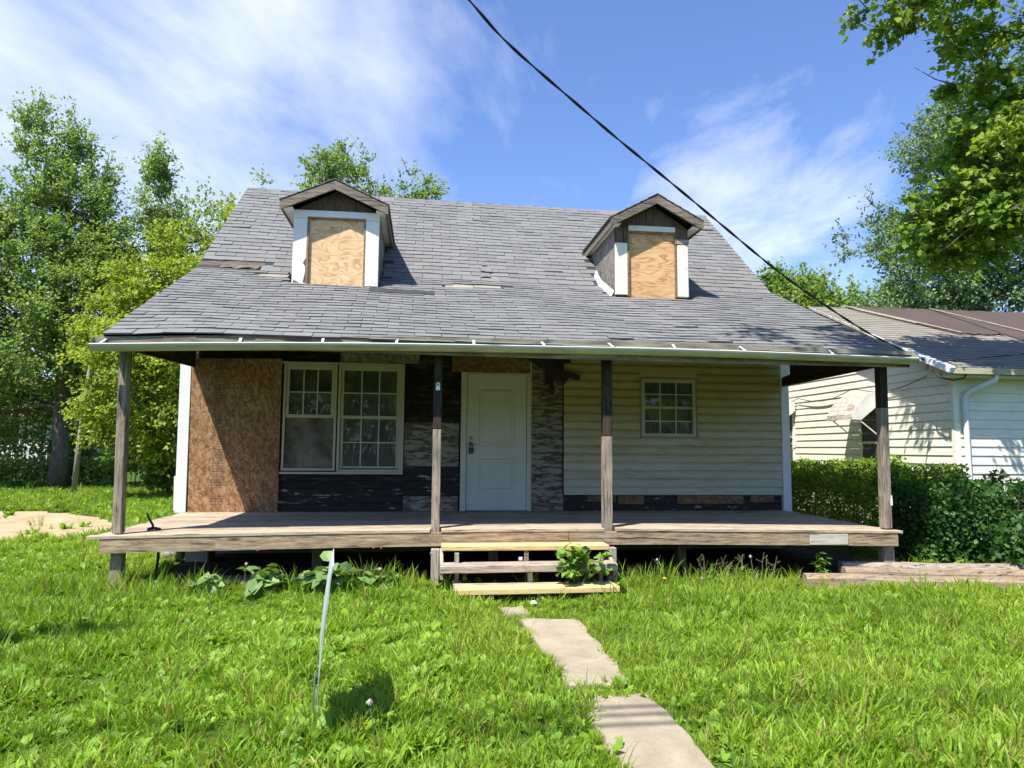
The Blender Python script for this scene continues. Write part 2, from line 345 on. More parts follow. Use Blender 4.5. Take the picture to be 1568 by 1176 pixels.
def ground_mats():
    m, nt = new_mat('lawn_soil')
    v = nd(nt, 'ShaderNodeNewGeometry').outputs['Position']
    a = noise(nt, v, 2.2, 6, .65); b = noise(nt, v, 26, 4, .6); cbig = noise(nt, v, .35, 4, .6)
    c = ramp(nt, a, [(.3, (.030, .055, .012)), (.55, (.055, .10, .016)), (.75, (.085, .14, .025))])
    c = mix(nt, math_(nt, 'MULTIPLY', ramp1(nt, b, .5, .7), .35), c, (.07, .055, .03))
    c = mix(nt, math_(nt, 'MULTIPLY', ramp1(nt, cbig, .45, .7), .4), c, (.085, .15, .025))
    finish(nt, c, .95, b, .6, .03, .1)
    m, nt = new_mat('sandy_dirt')
    v = nd(nt, 'ShaderNodeNewGeometry').outputs['Position']
    a = noise(nt, v, 1.6, 6, .65); b = noise(nt, v, 40, 5, .7)
    c = ramp(nt, a, [(.3, (.30, .225, .13)), (.55, (.42, .325, .20)), (.75, (.50, .40, .26))])
    c = mix(nt, math_(nt, 'MULTIPLY', ramp1(nt, b, .5, .75), .4), c, (.24, .18, .11))
    finish(nt, c, .95, b, .6, .02, .1)
    m, nt = new_mat('bare_soil')
    v = nd(nt, 'ShaderNodeNewGeometry').outputs['Position']
    a = noise(nt, v, 3, 6, .65); b = noise(nt, v, 40, 5, .7)
    c = ramp(nt, a, [(.3, (.045, .035, .025)), (.7, (.12, .095, .065))])
    finish(nt, c, .95, b, .8, .03, .1)
    m, nt = new_mat('walk_concrete')
    v = nd(nt, 'ShaderNodeNewGeometry').outputs['Position']
    a = noise(nt, v, 2.6, 7, .68, .3); b = noise(nt, v, 95, 4, .7); s = noise(nt, v, 9, 6, .7)
    c = ramp(nt, a, [(.3, (.25, .205, .14)), (.55, (.37, .31, .215)), (.75, (.46, .39, .275))])
    c = mix(nt, math_(nt, 'MULTIPLY', ramp1(nt, b, .45, .72), .35), c, (.24, .205, .16))
    c = mix(nt, math_(nt, 'MULTIPLY', ramp1(nt, s, .55, .75), .35), c, (.30, .255, .19))
    vd = nd(nt, 'ShaderNodeVectorMath', {0: v, 1: nd(nt, 'ShaderNodeVectorMath', {0: nd(nt, 'ShaderNodeTexNoise', {'Vector': v, 'Scale': 3.5, 'Detail': 5.}).outputs[1], 'Scale': .35}, operation='SCALE').outputs[0]}, operation='ADD').outputs[0]
    ck = ramp1(nt, nd(nt, 'ShaderNodeTexVoronoi', {'Vector': vd, 'Scale': 1.15}, feature='DISTANCE_TO_EDGE').outputs['Distance'], .004, .012)
    c = mix(nt, math_(nt, 'MULTIPLY', math_(nt, 'SUBTRACT', 1., ck), .22), c, (.12, .10, .07))
    pit = ramp1(nt, nd(nt, 'ShaderNodeTexVoronoi', {'Vector': v, 'Scale': 38.}).outputs['Distance'], .10, .22)
    c = mix(nt, math_(nt, 'MULTIPLY', math_(nt, 'SUBTRACT', 1., pit), .4), c, (.17, .14, .105))
    finish(nt, c, .92, math_(nt, 'ADD', math_(nt, 'ADD', b, math_(nt, 'MULTIPLY', ck, .25)), math_(nt, 'MULTIPLY', s, .8)), .6, .010, .2)
ground_mats()

# ------------------------------------------------------------------ mesh helpers
_CB = None
def _cbox_topology():
    idx = {}; n = 0
    for sx in (-1, 1):
        for sy in (-1, 1):
            for sz in (-1, 1):
                for k in range(3): idx[(sx, sy, sz, k)] = n; n += 1
    faces = []
    for k in range(3):
        o = [i for i in range(3) if i != k]
        for s in (-1, 1):
            q = []
            for a, b in ((-1, -1), (1, -1), (1, 1), (-1, 1)):
                c = [0, 0, 0]; c[k] = s; c[o[0]] = a; c[o[1]] = b; q.append(idx[(*c, k)])
            faces.append(q)
    for k in range(3):
        o = [i for i in range(3) if i != k]
        for a in (-1, 1):
            for b in (-1, 1):
                q = []
                for s, kk in ((-1, o[0]), (1, o[0]), (1, o[1]), (-1, o[1])):
                    c = [0, 0, 0]; c[k] = s; c[o[0]] = a; c[o[1]] = b; q.append(idx[(*c, kk)])
                faces.append(q)
    for sx in (-1, 1):
        for sy in (-1, 1):
            for sz in (-1, 1): faces.append([idx[(sx, sy, sz, k)] for k in range(3)])
    def pos(h, c):
        out = []
        for sx in (-1, 1):
            for sy in (-1, 1):
                for sz in (-1, 1):
                    for k in range(3):
                        p = [sx*(h[0]-(c if k != 0 else 0)), sy*(h[1]-(c if k != 1 else 0)), sz*(h[2]-(c if k != 2 else 0))]
                        out.append(p)
        return out
    t = [Vector(p) for p in pos((1, 1, 1), .3)]
    fixed = []
    for f in faces:
        c = sum((t[i] for i in f), Vector())/len(f)
        nn = (t[f[1]]-t[f[0]]).cross(t[f[2]]-t[f[0]])
        fixed.append(f if nn.dot(c) > 0 else f[::-1])
    return fixed, pos
CBF, CBP = _cbox_topology()
BOXF = [(0, 3, 2, 1), (4, 5, 6, 7), (0, 1, 5, 4), (1, 2, 6, 5), (2, 3, 7, 6), (3, 0, 4, 7)]
PARENT_INV = {}

class MB:
    def __init__(s): s.v = []; s.f = []; s.m = []; s.t = []
    def add(s, vs, fs, mi=0, t=0.0):
        b = len(s.v); s.v += [tuple(p) for p in vs]
        for f in fs: s.f.append(tuple(b+i for i in f)); s.m.append(mi); s.t.append(t)
        return s
    def box(s, x0, x1, y0, y1, z0, z1, mi=0, ch=0.0, t=0.0):
        c = Vector(((x0+x1)/2, (y0+y1)/2, (z0+z1)/2))
        return s.obox(c, Vector((1, 0, 0)), Vector((0, 1, 0)), Vector((0, 0, 1)), abs(x1-x0)/2, abs(y1-y0)/2, abs(z1-z0)/2, mi, ch, t)
    def obox(s, c, ux, uy, uz, hx, hy, hz, mi=0, ch=0.0, t=0.0):
        if ch > 0:
            ch = min(ch, .45*min(hx, hy, hz))
            pts = [c+ux*p[0]+uy*p[1]+uz*p[2] for p in CBP((hx, hy, hz), ch)]
            return s.add(pts, CBF, mi, t)
        pts = [c+ux*a*hx+uy*b*hy+uz*d*hz for d in (-1, 1) for a, b in ((-1, -1), (1, -1), (1, 1), (-1, 1))]
        return s.add(pts, BOXF, mi, t)
    def bar(s, p0, p1, w, h, up=(0, 0, 1), mi=0, ch=0.0, t=0.0):
        p0 = Vector(p0); p1 = Vector(p1); d = p1-p0; L = d.length; d.normalize()
        up = Vector(up); side = d.cross(up)
        if side.length < 1e-5: side = d.cross(Vector((0, 1, 0)))
        side.normalize(); u = side.cross(d).normalized()
        return s.obox((p0+p1)/2, d, side, u, L/2, w/2, h/2, mi, ch, t)
    def hexa(s, pts, mi=0, t=0.0): return s.add(pts, BOXF, mi, t)
    def prism(s, poly, d, mi=0):
        n = len(poly); d = Vector(d); a = [Vector(p) for p in poly]; b = [p+d for p in a]
        fs = [tuple(range(n))[::-1], tuple(range(n, 2*n))]+[(i, (i+1) % n, n+(i+1) % n, n+i) for i in range(n)]
        return s.add(a+b, fs, mi)
    def tube(s, pts, rad, n=8, mi=0, cap=True, t=0.0):
        pts = [Vector(p) for p in pts]
        if not hasattr(rad, '__len__'): rad = [rad]*len(pts)
        vs = []; prev = None
        for i, p in enumerate(pts):
            d = (pts[min(i+1, len(pts)-1)]-pts[max(i-1, 0)]).normalized()
            if prev is None:
                a = d.cross(Vector((0, 0, 1)));
                if a.length < .1: a = d.cross(Vector((1, 0, 0)))
            else: a = prev-d*prev.dot(d)
            a.normalize(); prev = a; b = d.cross(a)
            for k in range(n):
                an = 2*PI*k/n; vs.append(p+(a*math.cos(an)+b*math.sin(an))*rad[i])
        fs = []
        for i in range(len(pts)-1):
            for k in range(n):
                k2 = (k+1) % n; fs.append((i*n+k, i*n+k2, (i+1)*n+k2, (i+1)*n+k))
        if cap: fs += [tuple(range(n))[::-1], tuple(range((len(pts)-1)*n, len(pts)*n))]
        return s.add(vs, fs, mi, t)
    def mesh(s, name, mats, smooth=False, tint=False):
        me = bpy.data.meshes.new(name); me.from_pydata(s.v, [], s.f)
        for m in ([mats] if isinstance(mats, str) else mats): me.materials.append(MATS[m])
        me.polygons.foreach_set('material_index', s.m)
        if smooth: me.polygons.foreach_set('use_smooth', [True]*len(s.f))
        if tint:
            a = me.attributes.new('tint', 'FLOAT', 'FACE'); a.data.foreach_set('value', s.t)
        me.update(); return me
    def build(s, name, mats, parent=None, smooth=False, tint=False):
        return put(name, s.mesh(name, mats, smooth, tint), parent)
def put(name, me, parent=None, loc=None, rot=None):
    o = bpy.data.objects.new(name, me); COL.objects.link(o)
    if parent is not None:
        o.parent = parent
        if parent.name in PARENT_INV: o.matrix_parent_inverse = PARENT_INV[parent.name]
    if loc is not None: o.location = loc
    if rot is not None: o.rotation_euler = rot
    return o
def thing(name, label, cat, loc, group=None):
    o = bpy.data.objects.new(name, None); COL.objects.link(o); o.location = loc; o.empty_display_size = .3
    PARENT_INV[o.name] = Matrix.Translation(-Vector(loc))
    return tag(o, label, cat, group)
def tag(o, label=None, cat=None, group=None, kind=None):
    if label: o['label'] = label
    if cat: o['category'] = cat
    if group: o['group'] = group
    if kind: o['kind'] = kind
    return o
def lerp(a, b, t): return a+(b-a)*t
def vl(a, b, t): return Vector(a).lerp(Vector(b), t)
def uni(a, b): return random.uniform(a, b)

# ================================================================== SETTING: ground, dirt patch, walkway
def ground():
    mb = MB(); xs = [-500, -120, -40, -16, -6, 0, 6, 12, 24, 60, 160, 500]; ys = [-200, -60, -20, -10, -4, 0, 6, 14, 30, 60, 160, 700]
    vs = [(x, y, G) for y in ys for x in xs]; n = len(xs)
    mb.add(vs, [(j*n+i, j*n+i+1, (j+1)*n+i+1, (j+1)*n+i) for j in range(len(ys)-1) for i in range(n-1)])
    tag(mb.build('lawn_ground', 'lawn_soil'), kind='structure')
ground()
def blob(name, pts, z, mat, jit=.12, sub=6):
    out = []
    for i in range(len(pts)):
        a = Vector((*pts[i], z)); b = Vector((*pts[(i+1) % len(pts)], z))
        for k in range(sub):
            p = a.lerp(b, k/sub); out.append((p.x+uni(-jit, jit), p.y+uni(-jit, jit), z))
    mb = MB(); mb.add(out, [tuple(range(len(out)))])
    return tag(mb.build(name, mat), kind='structure')
DIRT = [(-9.5, 8.0), (-5.2, 7.0), (-3.2, 5.4), (-2.0, 3.2), (-2.05, 1.9), (-3.0, .9), (-4.2, .6), (-7.5, 2.2)]
blob('dirt_patch', DIRT, G+.004, 'sandy_dirt', .16)
blob('bare_ground', [(-.1, -2.9), (9.2, -2.75), (9.6, -.4), (9.3, 4.4), (-.1, 4.4), (.35, -1.2)], G+.008, 'bare_soil', .07)
walk = thing('walkway', 'broken beige concrete garden walk sunk in the lawn', 'walkway', (4.5, -5.5, G)); walk['kind'] = 'structure'
del walk['category']
SLABS = [[(4.27, -4.18), (4.76, -4.22), (4.77, -5.05), (4.76, -5.94), (4.35, -5.92), (4.31, -5.0)],
         [(4.37, -6.14), (4.81, -6.12), (4.80, -7.2), (4.83, -8.6), (4.36, -8.6), (4.35, -7.2)],
         [(4.12, -3.74), (4.36, -3.72), (4.40, -3.98), (4.16, -4.0)],
         [(4.36, -8.68), (4.86, -8.68), (4.86, -11.5), (4.36, -11.5)]]
for sl_ in SLABS:
    pts = []
    for i in range(len(sl_)):
        a = Vector((*sl_[i], 0)); b = Vector((*sl_[(i+1) % len(sl_)], 0))
        for k in range(7):
            p = a.lerp(b, k/7); pts.append((p.x+uni(-.022, .022), p.y+uni(-.02, .02)))
    mb = MB(); n = len(pts); cx = sum(p[0] for p in pts)/n; cy_ = sum(p[1] for p in pts)/n
    zt = G+.035
    top = [(lerp(x, cx, .02), lerp(y, cy_, .02), zt) for x, y in pts]; rim = [(x, y, zt-.012) for x, y in pts]; bot = [(x, y, G-.05) for x, y in pts]
    mb.add(top+rim+bot, [tuple(range(n))]+[(n+i, n+(i+1) % n, (i+1) % n, i) for i in range(n)]+[(2*n+i, 2*n+(i+1) % n, n+(i+1) % n, n+i) for i in range(n)])
    mb.build('slab', 'walk_concrete', walk)

# ================================================================== THE HOUSE
H = thing('old_house', 'boarded-up cottage with grey shingle roof, two plywood dormers and open front porch', 'house', (4.5, 1, G))
eL, eR = Vector((.07, -2.77, 2.135)), Vector((9.13, -2.77, 2.075))
bL, bR = Vector((-.04, .36, 3.59)), Vector((9.03, .36, 3.51))
rL, rR = Vector((-.04, 3.0, 5.805)), Vector((9.02, 3.0, 5.690))
kL, kR = Vector((-.04, 6.15, 2.78)), Vector((9.04, 6.15, 2.74))
def S_low(u, v):       # u across 0..1, v from the eave up to the break
    p = vl(eL, eR, u).lerp(vl(bL, bR, u), v)
    p.z += -.012*math.sin(PI*v) - .022*math.sin(PI*u)*(1-v) + .012*math.sin(u*23+v*4)*math.sin(PI*v) - .055*math.exp(-(u/.06)**2)*(1-v)**2
    p.x += -.06*math.sin(PI*v)*(1-2*u)*0
    return p
def S_up(u, v):
    p = vl(bL, bR, u).lerp(vl(rL, rR, u), v)
    p.z += .0*math.sin(PI*v) - .03*math.sin(PI*u)*v + .008*math.sin(u*17+v*3)*math.sin(PI*v)
    return p
def S_back(u, v): return vl(rL, rR, u).lerp(vl(kL, kR, u), v)
def slab_surface(name, S, nu, nv, th, mat, parent):
    mb = MB(); top = [S(i/nu, j/nv) for j in range(nv+1) for i in range(nu+1)]; n = len(top)
    bot = [p-Vector((0, 0, th)) for p in top]; w = nu+1
    fs = [(j*w+i, j*w+i+1, (j+1)*w+i+1, (j+1)*w+i) for j in range(nv) for i in range(nu)]
    fs += [tuple(n+k for k in f[::-1]) for f in fs]
    for i in range(nu): fs += [(i, n+i, n+i+1, i+1), (nv*w+i, nv*w+i+1, n+nv*w+i+1, n+nv*w+i)]
    for j in range(nv): fs += [(j*w, (j+1)*w, n+(j+1)*w, n+j*w), (j*w+nu, n+j*w+nu, n+(j+1)*w+nu, (j+1)*w+nu)]
    mb.add(top+bot, fs); return mb.build(name, mat, parent)
roof = slab_surface('roof', S_low, 40, 12, .05, 'underlay', H)
slab_surface('roof_upper_deck', S_up, 40, 10, .05, 'underlay', roof)
slab_surface('roof_back_slope', S_back, 10, 4, .05, 'underlay', roof)

# dormer footprints (kept free of shingles) and torn patches
DORM = [dict(x0=1.50, x1=2.68, yf=-.37, zb=3.22, ze=4.31, cx=2.07, apex=4.70, wr=.735, kind=0),
        dict(x0=6.20, x1=7.33, yf=-.33, zb=3.23, ze=4.31, cx=6.80, apex=4.75, wr=.70, kind=1)]
TORN = [(.02, 1.0, .40, .56), (3.70, 4.54, -.17, -.02), (.98, 1.50, -.05, .12)]   # x0,x1,y0,y1
def blocked(p):
    for d in DORM:
        top = 1.15
        if d['x0']-.02 < p.x < d['x1']+.02 and d['yf'] < p.y < top+.25: return True
    for a in TORN:
        if a[0] < p.x < a[1] and a[2] < p.y < a[3]: return True
    return False
def tab_pts(S, u0, u1, v0, v1, th, nlift):
    """one shingle tab as a wedge lying on the surface"""
    out = []; cl = [uni(.7, 1.35), uni(.7, 1.35), 1, 1]
    nrm = (S(min(u0+.01, 1), v0)-S(u0, v0)).cross(S(u0, min(v0+.02, 1))-S(u0, max(v0-.001, 0))).normalized()
    if nrm.z < 0: nrm = -nrm
    for lift in (0.0005, 1):
        for (u, v, e) in ((u0, v0, 1.), (u1, v0, 1.), (u1, v1, .25), (u0, v1, .25)):
            out.append(S(u, v)+nrm*((nlift+th)*e*cl[len(out) % 4] if lift == 1 else .001))
    return out
def shingle_field(S, length, rows, expo, W, objs_rows, stuff, th=.014, skip=None):
    """rows counted from the bottom; the lowest rows become objects, the rest joined"""
    cnt = 0
    for r in range(rows):
        v0 = r*expo/length; v1 = min((r*expo+expo+.03)/length, 1.0)
        if r == 0: v0 = -.012
        ncol = int(W/.305)
        off = (r % 2)*.5*.305/W + uni(-.02, .02)/W
        for k in range(-1, ncol+2):
            wv = .305/W
            u0 = max(0, off+k*wv+uni(-.004, .004)/W+.002/W); u1 = min(1, off+(k+1)*wv-uni(.003, .007)/W)
            if u1-u0 < .05/W: continue
            vj = v0+uni(-.006, .006)/length*(1.0 if random.random() > .04 else 3)
            c = S((u0+u1)/2, min(1, (v0+v1)/2))
            if blocked(c): continue
            dr = (k % 3 == 0)
            nl = abs(random.gauss(0, .0022)) + (.012 if random.random() < .012 else 0)
            pts = tab_pts(S, u0, u1, vj, v1, th, nl)
            if r < objs_rows and cnt < 296:
                base = pts[0]; m = MB(); m.hexa([p-base for p in pts], 0)
                me = m.mesh('shingle', 'shingle')
                put('shingle', me, roof, loc=base); cnt += 1
            else:
                stuff.hexa(pts, 0, random.random())
WR = 9.08
stuff = MB()
Llow = (vl(bL, bR, .5)-vl(eL, eR, .5)).length; Lup = (vl(rL, rR, .5)-vl(bL, bR, .5)).length
shingle_field(S_low, Llow, int(Llow/.14)+1, .14, WR, 11, stuff)
shingle_field(S_up, Lup, int(Lup/.14)+1, .14, WR, 0, stuff)
so_ = stuff.build('shingle_courses', 'shingle', roof, tint=True); so_['kind'] = 'stuff'
# ridge caps
for k in range(30):
    u0, u1 = k/30, (k+1.12)/30
    a, b = S_up(u0, 1), S_up(min(u1, 1), 1); m = MB()
    dz = .014*uni(.7, 1.4)
    def capv(p, lift): return [p+Vector((0, -.15, -.145+lift)), p+Vector((0, 0, .008+lift)), p+Vector((0, .15, -.165+lift))]
    A0, B0 = capv(a, .004), capv(b, .004+dz); A1, B1 = capv(a, .012), capv(b, .012+dz)
    m.add(A0+B0+A1+B1, [(6, 9, 10, 7), (7, 10, 11, 8), (0, 1, 4, 3), (1, 2, 5, 4), (0, 6, 7, 1), (1, 7, 8, 2), (3, 4, 10, 9), (4, 5, 11, 10), (0, 3, 9, 6), (2, 8, 11, 5)], 0, random.random())
    m.build('ridge_cap', 'shingle', roof, tint=True)
# torn places: exposed sheathing boards, tan under-shingles, a slipped dark strip
def on_low(x, y, lift=0.0):
    u = (x-.03)/9.05; v = (y+2.77)/3.13
    return (S_low(u, v) if v <= 1 else S_up(u, (y-.36)/2.64))+Vector((0, -.4*lift, .9*lift))
def patch(name, x0, x1, y0, y1, mat, lift, nx=7, warp=.02, th=.012):
    m = MB(); top = []; bot = []
    for j in range(2):
        for i in range(nx+1):
            x = lerp(x0, x1, i/nx); y = lerp(y0, y1, j)+uni(-.02, .02)
            p = on_low(x, y, lift+abs(random.gauss(0, warp))); top.append(p); bot.append(p-Vector((0, 0, th)))
    w = nx+1; n = 2*w
    fs = [(i, i+1, w+i+1, w+i) for i in range(nx)]+[(n+i, n+w+i, n+w+i+1, n+i+1) for i in range(nx)]
    fs += [(i, n+i, n+i+1, i+1) for i in range(nx)]+[(w+i, w+i+1, n+w+i+1, n+w+i) for i in range(nx)]+[(0, w, n+w, n), (nx, n+nx, n+w+nx, w+nx)]
    m.add(top+bot, fs); return m.build(name, mat, roof)
patch('exposed_sheathing', .03, .98, .42, .54, 'rotten_wood', .004, 9, .004)
tag(patch('torn_flap', .35, .93, .37, .45, 'rotten_wood', .014, 7, .014), 'curled brown flap of torn roofing')
patch('under_shingle', 3.70, 4.12, -.17, -.03, 'shingle_tan', .004, 3, .003)
patch('under_shingle', 4.13, 4.54, -.16, -.02, 'shingle_tan', .004, 3, .003)
patch('under_shingle', 1.0, 1.52, -.05, .10, 'shingle_tan', .006, 4, .012)
patch('flashing_strip', 2.62, 3.52, -.68, -.48, 'underlay', .018, 10, .008, .006)
patch('slipped_shingle', 5.62, 6.15, -.02, .12, 'shingle', .02, 4, .006)
patch('lifted_shingle', 4.30, 4.48, .55, .68, 'shingle', .03, 2, .01)
patch('lifted_shingle', 4.32, 4.46, .72, .84, 'shingle', .03, 2, .01)
patch('lifted_shingle', 4.28, 4.44, .40, .50, 'shingle', .03, 2, .01)
# rake boards, eave board
def strip_along(S, u, vs, dx, w, h, drop, mat, name, parent):
    m = MB(); pts = [S(u, v) for v in vs]
    for a, b in zip(pts, pts[1:]):
        o = Vector((dx, 0, -drop)); d = (b-a)*.001
        m.hexa([a+o+Vector((-w, 0, -h)), a+o+Vector((w, 0, -h)), b+o+d+Vector((w, 0, -h)), b+o+d+Vector((-w, 0, -h)),
                a+o+Vector((-w, 0, 0)), a+o+Vector((w, 0, 0)), b+o+d+Vector((w, 0, 0)), b+o+d+Vector((-w, 0, 0))])
    return m.build(name, mat, parent)
vv = [i/8 for i in range(9)]
for S, nm in ((S_low, 'rake_board'), (S_up, 'rake_board'), (S_back, 'rake_board')):
    strip_along(S, 0, vv, .016, .014, .13, .012, 'chipped_white_x', nm, roof)
    strip_along(S, 1, vv, -.016, .014, .13, .012, 'chipped_white_x', nm, roof)
m = MB()
for i in range(20):
    a, b = S_low(i/20, 0), S_low((i+1)/20, 0)
    m.hexa([a+Vector((0, .0, -.15)), b+Vector((0, .0, -.15)), b+Vector((0, .03, -.15)), a+Vector((0, .03, -.15)),
            a+Vector((0, .0, -.012)), b+Vector((0, .0, -.012)), b+Vector((0, .03, -.012)), a+Vector((0, .03, -.012))])
m.build('eave_board', 'gutter_inside', roof)
# ridge-to-rafter underside
for k in range(16):
    u = .02+k*.064; m = MB()
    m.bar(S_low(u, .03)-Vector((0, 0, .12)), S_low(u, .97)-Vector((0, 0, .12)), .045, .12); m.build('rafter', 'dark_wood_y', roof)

# gutter: a K-section with sag, hangers
gut_n = 48
def gut_pos(t):
    x = lerp(-.02, 9.16, t)
    z = .052+float(np.interp(x, [.0, .5, 1.0, 1.9, 2.76, 3.7, 4.8, 5.9, 7.1, 8.3, 9.15], [1.955, 1.972, 1.99, 2.015, 2.033, 2.045, 2.053, 2.058, 2.05, 2.034, 2.022]))
    y = -2.775-.012*math.sin(t*9)
    return Vector((x, y, z))
SEC = [(-.004, .040), (-.004, -.12), (-.075, -.12), (-.098, -.098), (-.112, -.074), (-.122, -.056), (-.108, -.046)]
def gutter_mesh():
    m = MB(); n = len(SEC); th = .004
    rings = []
    for i in range(gut_n+1):
        p = gut_pos(i/gut_n); rings.append([p+Vector((0, dy, dz)) for dy, dz in SEC])
    vs = [q for r in rings for q in r]
    for i in range(gut_n):
        for k in range(n-1):
            mi = 1 if k == 0 else (2 if k >= 4 else 0)
            m.add([rings[i][k], rings[i+1][k], rings[i+1][k+1], rings[i][k+1]], [(0, 1, 2, 3)], mi)
            off = Vector((0, .004, .004))
            if k > 0 and k < 5: m.add([rings[i][k]+off, rings[i+1][k]+off, rings[i+1][k+1]+off, rings[i][k+1]+off], [(3, 2, 1, 0)], 1)
    for i, sx in ((0, -1), (gut_n, 1)):
        r = rings[i]; m.add(r, [tuple(range(n))], 0); m.add([p+Vector((sx*.006, 0, 0)) for p in r], [tuple(range(n))], 0)
    return m
gut = gutter_mesh().build('gutter', ['gutter_paint', 'gutter_inside', 'gutter_lip'], H)
for x in (.10, 1.45, 2.30, 3.09, 3.92, 4.68, 5.45, 6.20, 7.0, 8.1):
    t = (x+.02)/9.18; p = gut_pos(t); m = MB(); sl2 = uni(-.02, .02)
    m.bar(p+Vector((0, -.006, .012)), p+Vector((sl2, -.114, -.046)), .026, .006); m.build('hanger', 'white_metal', gut)

# walls of the body (hollow, with openings)
WT = .12
body = thing_wall = MB()
def wallbox(x0, x1, z0, z1, y0=.03, y1=.03+WT): body.box(x0, x1, y0, y1, z0, z1)
wallbox(.02, 1.36, -.15, 3.3); wallbox(1.36, 3.04, -.15, .62); wallbox(1.36, 3.04, 2.10, 3.3); wallbox(3.04, 6.70, -.15, 3.3)
wallbox(6.70, 7.54, -.15, 1.13); wallbox(6.70, 7.54, 2.0, 3.3); wallbox(7.54, 9.0, -.15, 3.3)
wall = body.build('wall', 'charred_board', H)
for x, nm in ((.02, 'side_wall'), (8.88, 'side_wall')):
    m = MB(); m.prism([(x, .16, -.15), (x, 5.9, -.15), (x, 5.9, 2.85), (x, 3.0, 5.52), (x, .45, 3.44), (x, .16, 3.30)], (.12, 0, 0)); m.build(nm, 'vinyl_siding', H)
m = MB(); m.box(.14, 8.88, 5.78, 5.9, -.15, 2.85); m.build('rear_wall', 'vinyl_siding', H)
m = MB(); m.box(.14, 8.88, .15, 5.78, -.12, -.05); m.box(.14, 8.88, 1.9, 1.96, -.05, 2.5); m.box(.14, 8.88, .16, 4.3, 2.45, 2.5); m.build('interior', 'room_dark', H)
m = MB(); m.box(.06, 8.96, .10, 5.85, G-.1, -.16); m.build('foundation', 'foundation', H)

# clapboards & vinyl courses (each course a piece)
def course(name, x0, x1, z0, z1, mat, proud=.0, lap=.024, parent=None):
    m = MB(); y0 = .03-.006-proud
    jl = uni(-.002, .002)
    m.hexa([(x0, y0-lap, z0+jl), (x1, y0-lap, z0-jl), (x1, .028, z0-jl), (x0, .028, z0+jl), (x0, y0-.002, z1), (x1, y0-.003, z1), (x1, .028, z1), (x0, .028, z1)])
    return m.build(name, mat, parent or wall)
ex = .108
def clap(x0, x1, z0, z1, fn):
    z = z0
    while z < z1-.02:
        zt = min(z+ex, z1); cuts = [x0, x1]
        if x1-x0 > 1.2: cuts = [x0, x0+(x1-x0)*uni(.3, .7), x1]
        for a, b in zip(cuts, cuts[1:]): course('clapboard', a+.001, b-.001, z+.007, zt, fn(z))
        z = zt
clap(1.34, 3.10, .0, .54, lambda z: 'peeling_dark' if z < .3 else 'charred_board')
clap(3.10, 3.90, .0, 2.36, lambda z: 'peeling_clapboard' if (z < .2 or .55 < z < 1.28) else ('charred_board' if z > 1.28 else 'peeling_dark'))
clap(4.985, 5.475, .0, 2.36, lambda z: 'peeling_clapboard')
clap(5.475, 8.93, .0, .225, lambda z: 'peeling_dark')
for x0, x1, z0, z1 in ((6.32, 6.72, .10, .225), (7.25, 8.30, .105, .225), (5.85, 6.28, .14, .225), (8.42, 8.80, .13, .225)):
    m = MB(); m.box(x0, x1, -.004, -.001+.01, z0, z1); m.build('sheathing_patch', 'osb_strip', wall)
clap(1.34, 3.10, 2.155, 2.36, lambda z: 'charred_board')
m = MB(); m.box(2.15, 3.30, -.018, .0, 2.165, 2.36, ch=.003); m.build('frieze_board', 'osb_gray', wall)
def dutch(x0, x1, z0, z1, h):
    prof = [(-.034, 0), (-.036, .60), (-.026, .80), (-.010, .93), (-.010, 1.0)]; m = MB(); vs = []
    pr = [(y_, z0+f*h) for y_, f in prof if z0+f*h <= z1+1e-6]
    if pr[-1][1] < z1-1e-6: pr.append((pr[-1][0], z1))
    jl = uni(-.0015, .0015)
    for x, sg in ((x0, 1), (x1, -1)): vs += [(x, y_, z_+sg*jl) for y_, z_ in pr]+[(x, .028, z1), (x, .028, z0)]
    n = len(pr)+2
    m.add(vs, [(i_, n+i_, n+(i_+1) % n, (i_+1) % n) for i_ in range(n)]+[tuple(range(n)), tuple(range(n, 2*n))[::-1]])
    return m.build('vinyl_course', 'vinyl_siding', wall)
vz = .236; nv = 0
while vz < 2.36:
    zt = min(vz+.125, 2.40)
    if zt > 1.10 and vz < 2.03:
        segs = [(5.475, 6.663, vz, zt), (7.577, 8.935, vz, zt)]
        if vz < 1.10: segs.append((6.664, 7.576, vz, 1.098))
        if zt > 2.03: segs.append((6.664, 7.576, 2.032, zt))
    else:
        segs = [(5.475, 8.935, vz, zt)]
        if nv % 2: mid = lerp(5.475, 8.935, uni(.35, .65)); segs = [(5.475, mid, vz, zt), (mid, 8.935, vz, zt)]
    for a, b, q0, q1 in segs: dutch(a+.0007, b-.0007, q0+.003, q1, .122)
    vz = zt; nv += 1
m = MB(); m.box(8.94, 9.075, -.045, .10, -.02, 2.4, ch=.006); m.box(9.005, 9.075, .101, .2, -.02, 2.4); m.build('corner_post', 'corner_white', wall)
m = MB(); m.box(5.462, 5.474, -.03, .02, .24, 1.95); m.build('siding_channel', 'dark_wood_z', wall)
m = MB(); m.bar((.02, -.02, -.01), (.0, -.02, 2.12), .15, .028, (0, 1, 0), ch=.004); m.build('corner_board', 'corner_white', wall)
m = MB(); m.bar((-.05, -.01, .02), (-.062, -.01, .5), .05, .02, (0, 1, 0), ch=.003); m.build('loose_trim', 'corner_white', wall)
m = MB()
m.hexa([(.125, -.05, .0), (1.345, -.05, .0), (1.345, -.028, .0), (.125, -.028, .0), (.085, -.045, 2.17), (1.325, -.045, 2.19), (1.325, -.024, 2.19), (.085, -.024, 2.17)])
tag(m.build('osb_sheet', 'osb_panel', wall), 'brown strand board sheet with a faded printed stamp nailed over the wall')
